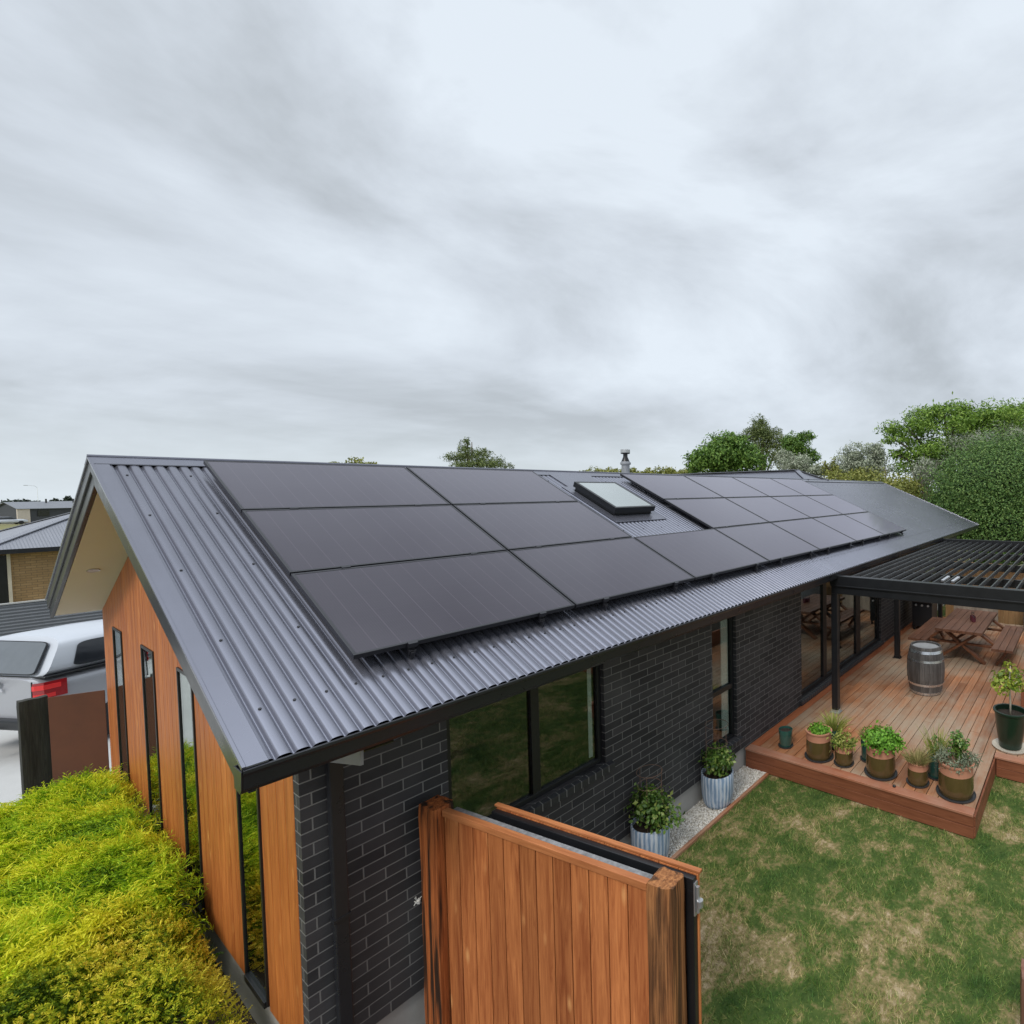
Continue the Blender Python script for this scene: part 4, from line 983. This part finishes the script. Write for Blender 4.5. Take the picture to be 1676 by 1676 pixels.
for s in (-1, 1):
    plate([(.42,s*.822,1.36),(1.5,s*.822,1.36),(1.5,s*.735,1.73),(.55,s*.735,1.73)], (0,s,.24), .014, .16).build('side_window', M['tint'], can)
    plate([(1.95,s*.826,1.26),(3.3,s*.82,1.25),(2.72,s*.712,1.66),(2.05,s*.712,1.66)], (0,s,.24), .012, .12).build('side_window', M['tint'], cab)
    # tail light wraps the corner
    m = MB(); poly = [(-.008,.775),(.0,.8),(.06,.875),(.3,.905),(.3,.88),(.06,.85),(.02,.8),(.0,.775)]
    m.prism([(a, s*b) for a, b in poly], 'z', .965, 1.22); tl = m.build('tail_light', NT('red_lens').set(color=(.3,.006,.01), rough=.12, coat=1.), ute, autosmooth=40)
    m = MB(); m.prism([(a-.006, s*(b+.004)) for a, b in ((-.006,.765),(.0,.8),(.06,.875),(.24,.898),(.24,.88),(.06,.85),(.02,.8),(.0,.765))], 'z', 1.105, 1.18); m.prism([(a-.006, s*(b+.004)) for a, b in ((-.006,.78),(.0,.8),(.06,.875),(.18,.891),(.18,.88),(.06,.85),(.02,.8),(.0,.78))], 'z', .98, 1.04); m.build('light_bar', NT('bright_red_lens').set(color=(.75,.04,.04), rough=.15), tl)
    for xw in (1.0, 4.15):
        m = MB(); m.lathe([(.22,-.12),(.34,-.11),(.37,-.06),(.37,.06),(.34,.11),(.22,.12)], 36, cap=False); w = m.build('wheel', M['rubber'], ute, autosmooth=40); w.location = (xw, s*.78, .37); w.rotation_euler = (R(90),0,0)
        m = MB(); m.lathe([(.001,-.05),(.05,-.09*-s if 0 else -.05),(.21,-.07),(.225,-.11),(.225,.11),(.21,.07),(.001,.05)], 30, cap=False); m.build('rim', M['silver'], w)
m = MB(); m.box(-.09, .05, -.8, .8, .5, .66); m.build('rear_bumper', M['black'], ute, bevel=.03)
m = MB(); m.bar((-.02,0,.45),(-.25,0,.43),.06,.06); m.lathe([(.001,.0),(.028,.015),(.03,.03),(.012,.06)], 14, c=(-.24,0,.46)); m.build('tow_bar', M['black'], ute)
m = MB()   # three-rhombus emblem
for a in (90, 210, 330):
    d = Vector((0, math.cos(R(a)), math.sin(R(a)))); q = Vector((0, -math.sin(R(a)), math.cos(R(a)))); c0 = Vector((-.004,-.12,1.13))
    pts = [c0, c0+d*.052+q*.03, c0+d*.104, c0+d*.052-q*.03]
    m.add(pts+[p_+Vector((-.012,0,0)) for p_ in pts], [(0,1,2,3),(7,6,5,4),(0,4,5,1),(1,5,6,2),(2,6,7,3),(3,7,4,0)])
m.build('badge', NT('chrome').set(color=(.8,.8,.82), metal=1., rough=.12), ute)
for yy in (-.745, .745):
    m = MB(); m.bar((-.004,yy,.7),(.012,yy*.985,1.24),.012,.012,up=(1,0,0)); m.build('tailgate_seam', M['black'], ute)
m = MB(); m.box(-.03,.0,-.16,.16,1.2,1.235); m.build('tailgate_handle', M['black'], ute, bevel=.006)
# striped corrugated fence behind the driveway
cf = thing('corrugated_fence', 'low grey fence of corrugated steel laid sideways beyond the driveway', 'fence', (-9,13.2,0), -.012)
m = MB(); vs = []; nz = 24*8
for i in range(nz+1):
    z = .05+1.75*i/nz; d = .012*math.cos(2*math.pi*i/8); vs += [(0,d,z),(16,d,z)]
m.add(vs, [(2*i,2*i+1,2*i+3,2*i+2) for i in range(nz)]); m.build('sheet', roof_mat('fence_steel', (.13,.14,.15), .35), cf, smooth=True)
for k in range(7):
    m = MB(); m.box(k*2.6+.2, k*2.6+.28, .02, .1, 0, 1.82); m.build('post', M['silver'], cf)
m = MB(); m.box(0, 16, -.02, .05, 1.8, 1.83); m.build('capping', plain('pale_capping', (.4,.4,.38), .5), cf)

# ------------------------------------------------------------------ neighbour brick house (left)
def hip_house(name, label, P, yaw, L, D, eave, pitch, wallm, roofm, over=.5, extras=None, group=None):
    """P = front-left eave corner; local x to the right along the front, y away"""
    o = thing(name, label, 'house', (P[0],P[1],0), yaw, group)
    w = MB(); w.box(over, L-over, over, D-over, 0, eave-.12); w.build('wall', wallm, o)
    h = D/2*math.tan(pitch); r = MB(); e = eave
    r.add([(0,0,e),(L,0,e),(L,D,e),(0,D,e),(D/2,D/2,e+h),(L-D/2,D/2,e+h)], [(0,1,5,4),(1,2,5),(2,3,4,5),(3,0,4)]); rf = r.build('roof', roofm, o)
    c = MB()
    for a, b in (((0,0,e),(D/2,D/2,e+h)),((L,0,e),(L-D/2,D/2,e+h)),((0,D,e),(D/2,D/2,e+h)),((D/2,D/2,e+h),(L-D/2,D/2,e+h))): c.bar(Vector(a)+Vector((0,0,.02)), Vector(b)+Vector((0,0,.02)), .22, .03)
    c.build('hip_cap', roofm, rf)
    g = MB(); g.box(0,L,-.06,.02,e-.16,e+.0); g.box(-.06,.02,.02,D,e-.16,e); g.build('gutter', M['gutter'], o)
    s = MB(); s.box(.02,L,.02,over+.05,e-.13,e-.121); s.box(.02,over+.05,over+.051,D,e-.13,e-.121); s.build('soffit', M['soffit'], o)
    return o
nb = hip_house('neighbour_house', 'tan brick bungalow with grey hipped roof beyond the corrugated fence', (-.42,24.4), .05, 13, 6.4, 2.42, R(24), M['brick_tan'], roof_mat('neighbour_roof', (.2,.21,.24), .4, 'X'), over=.36)
m = MB(); m.box(.37, .58, .3, .35, .1, 2.2); m.build('door', M['black'], nb)
m = MB(); m.box(.585, .66, .28, .355, .05, 2.24); m.build('door_trim', plain('cream_trim', (.6,.54,.44), .6), nb)

# far houses, lamp, car
def gable_house(label, P, yaw, L, D, eave, pitch, wallm, roofm, pale=True):
    o = thing('far_house', label, 'house', (P[0],P[1],P[2]), yaw, None)
    h = D/2*math.tan(pitch); w = MB(); w.prism([(0,-1),(D,-1),(D,eave),(D/2,eave+h-.05),(0,eave)], 'x', .3, L-.3); w.build('wall', wallm, o)
    r = MB()
    for s in (0, 1):
        a = (-.4, eave-.4*math.tan(pitch)) if s == 0 else (D+.4, eave-.4*math.tan(pitch))
        r.prism([(D/2,eave+h),a,(a[0],a[1]+.08),(D/2,eave+h+.08)], 'x', 0, L)
    r.build('roof', roofm, o)
    if pale: m = MB(); m.box(.12, 1.6, -.25, -.02, -.3, eave-.1); m.build('garage_door', plain('pale_door', (.62,.55,.47), .7), o)
    m = MB(); m.box(L*.32, L*.5, -.1, -.01, .8, 1.9); m.build('window', M['tint'], o)
    m = MB(); m.tube([(L*.6,D*.4,eave+h*.6),(L*.6,D*.4,eave+h+.6)], .12, 8); m.build('flue', M['black'], o)
    return o
dk = plain('dark_weatherboard', (.06,.065,.075), .7)
gable_house('charcoal gabled house with pale garage door, farthest left on the skyline', (8.03,156.9,.45), R(20), 8, 6, 2.3, R(20), dk, M['roof_far'])
gable_house('low dark house with long grey roof and small flue, behind the tan bungalow', (12.0,178.9,.3), R(10), 9.5, 8, 2.1, R(20), dk, M['roof_far'], False)
lp = thing('street_lamp', 'slim grey street lamp standing beyond the neighbouring houses', 'street lamp', (13.1,192,-.2), 0)
m = MB(); m.tube([(0,0,0),(0,0,7.2)], [.05,.03], 10); m.build('pole', M['curtain'], lp)
m = MB(); m.tube([(0,0,7.2),(-.3,.1,7.6),(-1.2,.4,7.75)], .03, 8); m.build('arm', M['silver'], lp)
m = MB(); m.box(-1.75,-1.2,.3,.55,7.68,7.8); m.build('lamp_head', M['silver'], lp, bevel=.03)
fc = thing('far_car', 'small white car parked in the distance by the charcoal house', 'car', (4.9,152,0), .25)
m = MB(); loft(m, [(0,.7,.6,.35,.8),(.2,.85,.8,.3,.95),(2,.86,.8,.28,.95),(3.6,.85,.78,.28,.9),(4.1,.7,.6,.32,.75)], 24, 5); m.build('body', M['white_paint'], fc, smooth=True)
m = MB(); loft(m, [((.4,.9),.76,.55,.9,1.35),((.6,1.1),.78,.6,.9,1.45),((2.6,2.2),.78,.6,.9,1.45),((3.0,2.4),.74,.55,.88,1.38)], 24, 5); m.build('cabin', M['tint'], fc, smooth=True)
for xw in (.8, 3.3):
    for s in (-1,1):
        m = MB(); m.lathe([(.1,-.09),(.31,-.08),(.31,.08),(.1,.09)], 20); w = m.build('wheel', M['rubber'], fc); w.location = (xw,s*.78,.31); w.rotation_euler = (R(90),0,0)

# ------------------------------------------------------------------ trees
bark = plain('tree_bark', (.11,.09,.07), .9, var=.4, scale=8, bump=.4)
def tree(name, label, base, blobs, n, size, mat, seed, trunk_r=.18, clump=16, shell=.45, aspect=.6, group='trees and shrubs behind the house', cat='tree', droop=.3, limbs=True, dens=1.9, rough=.6):
    o = thing(name, label, cat, (base[0],base[1],0), 0, group)
    B = [(b[0]-base[0],b[1]-base[1],b[2],b[3],b[4],b[5]) for b in blobs]
    if rough > .2:
        g = np.random.default_rng(seed+500); S = []
        for b in B:
            S.append((b[0],b[1],b[2],b[3]*.62,b[4]*.62,b[5]*.62))
            for k in range(15):
                d = g.normal(0,1,3); d[2] = abs(d[2])*.9-.25; d /= np.linalg.norm(d); f = g.uniform(.28,.5); q = g.uniform(.6,.95)
                S.append((b[0]+d[0]*b[3]*q,b[1]+d[1]*b[4]*q,b[2]+d[2]*b[5]*q,b[3]*f,b[4]*f,b[5]*f*g.uniform(.75,1.25)))
        plant_mesh('crown', S, int(n*dens*1.5), size, mat, o, seed, clump=6, shell=.45, aspect=aspect, droop=droop, rough=.12)
    else: plant_mesh('crown', B, int(n*dens*1.4), size*1.15, mat, o, seed, clump=clump, shell=shell, aspect=aspect, droop=droop, rough=rough)
    if limbs:
        m = MB(); top = max(b[2] for b in B); zc = min(b[2]-b[5]*.4 for b in B)
        m.tube([(0,0,-.1),(.05,.03,zc*.5),(0,.05,zc),(0,0,top)], [trunk_r,trunk_r*.85,trunk_r*.7,trunk_r*.15], 9)
        for b in B: m.tube([(0,.03,zc*.8),(b[0]*.5,b[1]*.5,(zc+b[2])*.5),(b[0],b[1],b[2]),(b[0]*1.15,b[1]*1.15,b[2]+b[5]*.6)], [trunk_r*.45,trunk_r*.35,trunk_r*.2,.01], 6)
        m.build('trunk', bark, o, smooth=True)
    return o
def F_(name, a, b, c): return foliage(name, [(0.,a),(.5,b),(1.,c)])
dkg = F_('dark_green_crown', (.045,.1,.017), (.1,.2,.032), (.2,.31,.06))
mdg = F_('fresh_green_crown', (.07,.14,.018), (.16,.28,.038), (.29,.41,.08))
cng = F_('conifer_crown', (.06,.09,.026), (.13,.175,.052), (.22,.26,.09))
slv = F_('silver_crown', (.17,.21,.13), (.32,.36,.26), (.48,.5,.4))
ylg = F_('yellowish_crown', (.12,.15,.03), (.24,.26,.06), (.36,.35,.1))
hdg = F_('hedge_leaf', (.04,.09,.02), (.09,.18,.04), (.2,.3,.08))
# camera frame for laying out distant crowns: (px across, px down) at a given depth
CAM = Vector((-1.4556,-7.0796,4.076)); FY, FP, FR = .5585, -.0373, -.0118; FL = 862.138; PPX, PPY = 1242.075, 838.
def basis():
    f = Vector((math.cos(FP)*math.cos(FY), math.cos(FP)*math.sin(FY), math.sin(FP))); r0 = Vector((math.sin(FY),-math.cos(FY),0)); u0 = r0.cross(f)
    return r0*math.cos(FR)+u0*math.sin(FR), u0*math.cos(FR)-r0*math.sin(FR), f
cr_, cu_, cf_ = basis()
def at(px, py, d): return CAM+(cf_+cr_*((px-PPX)/FL)+cu_*((PPY-py)/FL))*d
def blob(px, py, d, rx, rz, ry=None):
    p = at(px, py, d); s = d/FL; return (p.x, p.y, p.z, rx*s, (ry or rx)*s, rz*s)
def base_of(px, d): p = at(px, 810, d); return (p.x, p.y)
T = tree
T('round_tree', 'rounded dark green tree at the left of the tree group behind the ridge', base_of(1185,32), [blob(1185,752,32,52,36),blob(1160,765,32,36,26),blob(1215,760,32,40,28),blob(1195,728,32,26,18)], 5200, .17, dkg, 101)
T('ragged_conifer', 'ragged olive green conifer rising highest behind the ridge', base_of(1250,37), [blob(1250,745,37,44,34),blob(1245,712,37,24,26),blob(1232,715,37,20,14),blob(1262,715,37,18,18),blob(1243,694,37,9,16),blob(1205,718,37,16,8),blob(1285,728,37,22,16)], 4600, .16, cng, 102, aspect=.3, clump=10)
T('spreading_tree', 'dark tree with wispy right-leaning top beside the ragged conifer', base_of(1308,35), [blob(1308,740,35,24,24),blob(1318,716,35,14,10),blob(1298,725,35,18,14),blob(1322,752,35,18,16)], 2600, .16, dkg, 103, aspect=.4, clump=10)
T('silver_shrub', 'small silvery shrub peeping over the roof below the dark wispy tree', base_of(1300,30), [blob(1295,762,30,28,22),blob(1325,772,30,26,16),blob(1285,748,30,14,12)], 2200, .12, slv, 104, cat='shrub')
T('silver_tree', 'rounded silver leaved tree in the gap left of the big green tree', base_of(1410,30), [blob(1412,758,30,38,28),blob(1385,768,30,26,20),blob(1432,742,30,18,18),blob(1425,775,30,36,18),blob(1372,776,30,16,12)], 4200, .12, slv, 105)
T('yellow_shrub', 'yellow-green shrub just behind the roof end, under the big green tree', base_of(1450,28), [blob(1450,796,28,62,24),blob(1415,784,28,36,20),blob(1480,806,28,50,24),blob(1500,820,28,44,26),blob(1358,768,29,16,18),blob(1380,788,28,40,18)], 4200, .13, ylg, 106, cat='shrub')
T('bare_shrub', 'thin grey bare branched shrub between yellow shrub and clipped hedge', base_of(1515,27), [blob(1515,778,27,26,26)], 700, .1, slv, 107, cat='shrub', limbs=True)
m = MB(); bs = base_of(1515,27); random.seed(21)
sh = bpy.data.objects['bare_shrub']
for k in range(26):
    a = random.uniform(0,6.28); r = random.uniform(.2,.9); m.tube([(0,0,2.6),(r*.4*math.cos(a),r*.4*math.sin(a),4.2),(r*math.cos(a),r*math.sin(a),random.uniform(4.9,6.0))], [.03,.018,.006], 5)
m.build('branches', plain('grey_twig', (.26,.24,.21), .9), sh)
T('locust_tree', 'tall feathery bright green tree, largest one right of the roof', base_of(1560,30.5), [blob(1560,700,30.5,80,30),blob(1490,705,30.5,42,22),blob(1470,722,30.5,26,10),blob(1530,740,30.5,56,30),blob(1505,765,30.5,40,26),blob(1620,690,30.5,60,26),blob(1545,675,30.5,40,12),blob(1590,735,30.5,44,30),blob(1470,745,30.5,18,10),blob(1530,780,30,30,20)], 10500, .19, mdg, 108, trunk_r=.28, aspect=.4, clump=13, shell=.2, dens=1.5)
T('locust_tree', 'bright green tree cut by the right picture edge, behind the silver one', base_of(1690,38), [blob(1670,688,38,42,30),blob(1680,722,38,44,40),blob(1650,700,38,34,24)], 4200, .19, mdg, 109, trunk_r=.28, aspect=.4, clump=13, shell=.3)
T('olive_tree', 'grey-silver leaved tree rising directly above the clipped hedge', base_of(1610,29), [blob(1605,735,29,56,30),blob(1640,715,29,36,26),blob(1570,750,29,34,24),blob(1660,740,29,40,34),blob(1545,760,29,20,16)], 5200, .12, slv, 110, aspect=.3)
# clipped hedge tree: dense ball of small leaves
T('clipped_hedge', 'dense dark green clipped hedge mass towering behind the pergola', base_of(1640,24), [blob(1620,800,24,88,66,76),blob(1650,796,24,76,74,70),blob(1590,830,24,62,50,60),blob(1640,860,24,100,60,76),blob(1560,850,24,40,36,40)], 42000, .085, hdg, 111, clump=6, shell=.9, aspect=.55, cat='hedge', trunk_r=.2, rough=.07)
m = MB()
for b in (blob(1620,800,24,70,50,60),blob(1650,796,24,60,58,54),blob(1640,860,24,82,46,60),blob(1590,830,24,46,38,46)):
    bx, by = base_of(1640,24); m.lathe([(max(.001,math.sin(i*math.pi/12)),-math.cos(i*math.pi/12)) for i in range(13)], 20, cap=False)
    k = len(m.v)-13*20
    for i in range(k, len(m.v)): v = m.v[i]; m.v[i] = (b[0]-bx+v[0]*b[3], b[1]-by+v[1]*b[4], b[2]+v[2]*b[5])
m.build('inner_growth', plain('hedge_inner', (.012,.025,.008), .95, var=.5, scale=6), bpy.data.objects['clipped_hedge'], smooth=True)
T('treetop', 'wispy pale treetop just showing above the ridge over the left panels', base_of(585,45), [blob(580,757,45,14,8),blob(562,762,45,16,6),blob(605,762,45,16,6),blob(582,795,45,34,26)], 900, .2, ylg, 112, clump=7)
T('dark_conifer', 'dark pointed conifer above the second solar panel', base_of(775,40), [blob(768,748,40,24,14),blob(762,735,40,10,14),blob(764,724,40,5,9),blob(745,752,40,16,10),blob(792,745,40,14,12),blob(805,758,40,22,10),blob(829,764,40,12,6),blob(785,762,40,36,10),blob(778,800,40,52,32)], 4200, .17, cng, 113, aspect=.3, clump=10)
hb = [blob(955+i*19,778-(i*37 % 5),46+(i*13 % 7),13,7+(i*29 % 5)) for i in range(10)]
for i, b in enumerate(hb): pass
T('shrub_row', 'low uneven band of distant treetops beside the chimney flue', base_of(1045,46), hb, 2600, .18, ylg, 114, clump=9, limbs=False, cat='trees')
# far left skyline trees
for i, (px, top, w, d, lab) in enumerate([(8,820,13,150,'small dark tree at the far left picture edge'),(30,817,9,150,'rounded dark tree behind the charcoal house gable'),(42,818,9,152,'twin rounded dark tree above the pale garage door'),(52,820,7,150,'little dark tree left of the street lamp'),(60,820,4,155,'thin dark tree right of the street lamp'),(78,821,5,150,'small lone tree in the middle of the left skyline'),(90,817,6,150,'dark tree left of the pointed skyline conifer'),(98,818,6,150,'bushy dark tree touching the pointed skyline conifer'),(111,813,6,150,'pointed conifer, tallest on the left skyline'),(123,820,6,150,'dark tree at the right end of the left skyline')]):
    bl = [blob(px,top+8,d,w*.6,7),blob(px-w*.4,top+12,d,w*.5,5),blob(px+w*.4,top+12,d,w*.5,5)] if 'pointed conifer, tallest' not in lab else [blob(px,top+3,d,2,5),blob(px,top+9,d,4,5),blob(px,top+14,d,6,5)]
    T('skyline_tree', lab, base_of(px,d), bl, 260, .7, F_('skyline_leaf_%d'%i if 0 else 'skyline_leaf', (.03,.045,.03), (.05,.07,.05), (.08,.1,.075)) if i == 0 else bpy.data.materials['skyline_leaf'], 130+i, clump=9, group='trees on the left skyline')

# ------------------------------------------------------------------ sky and light
w = bpy.data.worlds.new('World'); scene.world = w; w.use_nodes = True; nt = w.node_tree; n = nt.nodes; L = nt.links.new
for x in list(n): n.remove(x)
out = n.new('ShaderNodeOutputWorld'); SUN_EL, SUN_AZ = R(47), R(256)
st = n.new('ShaderNodeTexSky'); st.sky_type = 'NISHITA'; st.sun_disc = False; st.sun_elevation = SUN_EL; st.sun_rotation = SUN_AZ
bg1 = n.new('ShaderNodeBackground'); L(st.outputs[0], bg1.inputs[0]); bg1.inputs[1].default_value = .1
tc = n.new('ShaderNodeTexCoord'); sp = n.new('ShaderNodeSeparateXYZ'); L(tc.outputs['Generated'], sp.inputs[0])
def mth(op, a, b=0., c=None):
    m = n.new('ShaderNodeMath'); m.operation = op
    for i, v in enumerate((a, b) if c is None else (a, b, c)):
        if isinstance(v, bpy.types.NodeSocket): L(v, m.inputs[i])
        else: m.inputs[i].default_value = v
    return m.outputs[0]
zc = mth('MAXIMUM', mth('ADD', sp.outputs[2], .2), .08)
cb = n.new('ShaderNodeCombineXYZ'); L(mth('DIVIDE', sp.outputs[0], zc), cb.inputs[0]); L(mth('DIVIDE', sp.outputs[1], zc), cb.inputs[1])
mp = n.new('ShaderNodeMapping'); L(cb.outputs[0], mp.inputs[0]); mp.inputs['Rotation'].default_value = (0,0,R(-28)); mp.inputs['Scale'].default_value = (.75,1.25,1)
CLX, CLY = 2.4, -6.1
def nz(scale, detail, rough, dist, off):
    q = n.new('ShaderNodeTexNoise'); m2 = n.new('ShaderNodeMapping'); L(mp.outputs[0], m2.inputs[0]); m2.inputs['Location'].default_value = (off,off*.7,0); L(m2.outputs[0], q.inputs[0])
    q.inputs['Scale'].default_value = scale; q.inputs['Detail'].default_value = detail; q.inputs['Roughness'].default_value = rough; q.inputs['Distortion'].default_value = dist; return q.outputs['Fac']
m3 = n.new('ShaderNodeMapping'); L(tc.outputs['Generated'], m3.inputs[0]); m3.inputs['Scale'].default_value = (1.5,1.5,3.4); m3.inputs['Rotation'].default_value = (R(14),R(-20),0); m3.inputs['Location'].default_value = (CLX,CLY,.6)
qa = n.new('ShaderNodeTexNoise'); L(m3.outputs[0], qa.inputs[0]); qa.inputs['Scale'].default_value = 1.15; qa.inputs['Detail'].default_value = 7; qa.inputs['Roughness'].default_value = .56; qa.inputs['Distortion'].default_value = .35
a = qa.outputs['Fac']; b = nz(1.5, 7, .55, .6, 8.4)
f = mth('ADD', mth('MULTIPLY', a, .8), mth('MULTIPLY', b, .2))
dt = n.new('ShaderNodeVectorMath'); dt.operation = 'DOT_PRODUCT'; L(tc.outputs['Generated'], dt.inputs[0]); dt.inputs[1].default_value = (.643,.445,.623)
gl = n.new('ShaderNodeMapRange'); gl.interpolation_type = 'SMOOTHSTEP'; L(dt.outputs['Value'], gl.inputs[0]); gl.inputs[1].default_value = .72; gl.inputs[2].default_value = 1.; gl.inputs[3].default_value = 0.; gl.inputs[4].default_value = .06
f = mth('ADD', f, gl.outputs[0])
rp = n.new('ShaderNodeValToRGB'); L(f, rp.inputs[0]); cr = rp.color_ramp
cr.elements[0].position = .4; cr.elements[0].color = (.52,.565,.61,1); cr.elements[1].position = .64; cr.elements[1].color = (.83,.905,.985,1)
e = cr.elements.new(.52); e.color = (.685,.745,.815,1)
# brighter towards the zenith and in a thin strip at the horizon
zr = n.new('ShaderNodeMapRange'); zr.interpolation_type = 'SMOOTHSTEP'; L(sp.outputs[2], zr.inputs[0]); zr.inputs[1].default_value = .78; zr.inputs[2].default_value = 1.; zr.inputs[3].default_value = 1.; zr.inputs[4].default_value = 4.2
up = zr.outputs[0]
hz = n.new('ShaderNodeMapRange'); L(sp.outputs[2], hz.inputs[0]); hz.inputs[1].default_value = .0; hz.inputs[2].default_value = .13; hz.inputs[3].default_value = 1.; hz.inputs[4].default_value = 0.
mxh = n.new('ShaderNodeMix'); mxh.data_type = 'RGBA'; L(mth('MULTIPLY', hz.outputs[0], .7), mxh.inputs[0]); L(rp.outputs[0], mxh.inputs[6]); mxh.inputs[7].default_value = (.79,.88,.94,1)
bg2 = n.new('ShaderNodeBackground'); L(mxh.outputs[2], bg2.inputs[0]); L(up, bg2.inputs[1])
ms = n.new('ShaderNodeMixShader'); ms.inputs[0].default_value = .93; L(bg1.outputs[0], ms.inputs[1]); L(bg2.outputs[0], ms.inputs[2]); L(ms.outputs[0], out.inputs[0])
sun = bpy.data.lights.new('sun', 'SUN'); sun.energy = 2.1; sun.angle = R(17); sun.color = (1,.965,.91)
so = bpy.data.objects.new('sun', sun); COL.objects.link(so)
# from behind-left of the camera
d = Vector((math.cos(SUN_EL)*math.sin(SUN_AZ), math.cos(SUN_EL)*math.cos(SUN_AZ), math.sin(SUN_EL)))
so.rotation_euler = d.to_track_quat('Z', 'Y').to_euler()

# ------------------------------------------------------------------ camera
cam = bpy.data.cameras.new('camera'); co = bpy.data.objects.new('camera', cam); COL.objects.link(co); scene.camera = co
cam.sensor_width = 36; cam.sensor_fit = 'HORIZONTAL'; cam.lens = FL/1676*36; cam.shift_x = -(PPX-838)/1676; cam.clip_start = .05; cam.clip_end = 3000
co.matrix_world = Matrix(((cr_.x,cu_.x,-cf_.x,CAM.x),(cr_.y,cu_.y,-cf_.y,CAM.y),(cr_.z,cu_.z,-cf_.z,CAM.z),(0,0,0,1)))
vs = scene.view_settings; vs.view_transform = 'Standard'; vs.look = 'None'; vs.exposure = 0; vs.gamma = 1
scene.render.resolution_x = scene.render.resolution_y = 1024
scene.cycles.max_bounces = 8; scene.cycles.transparent_max_bounces = 16
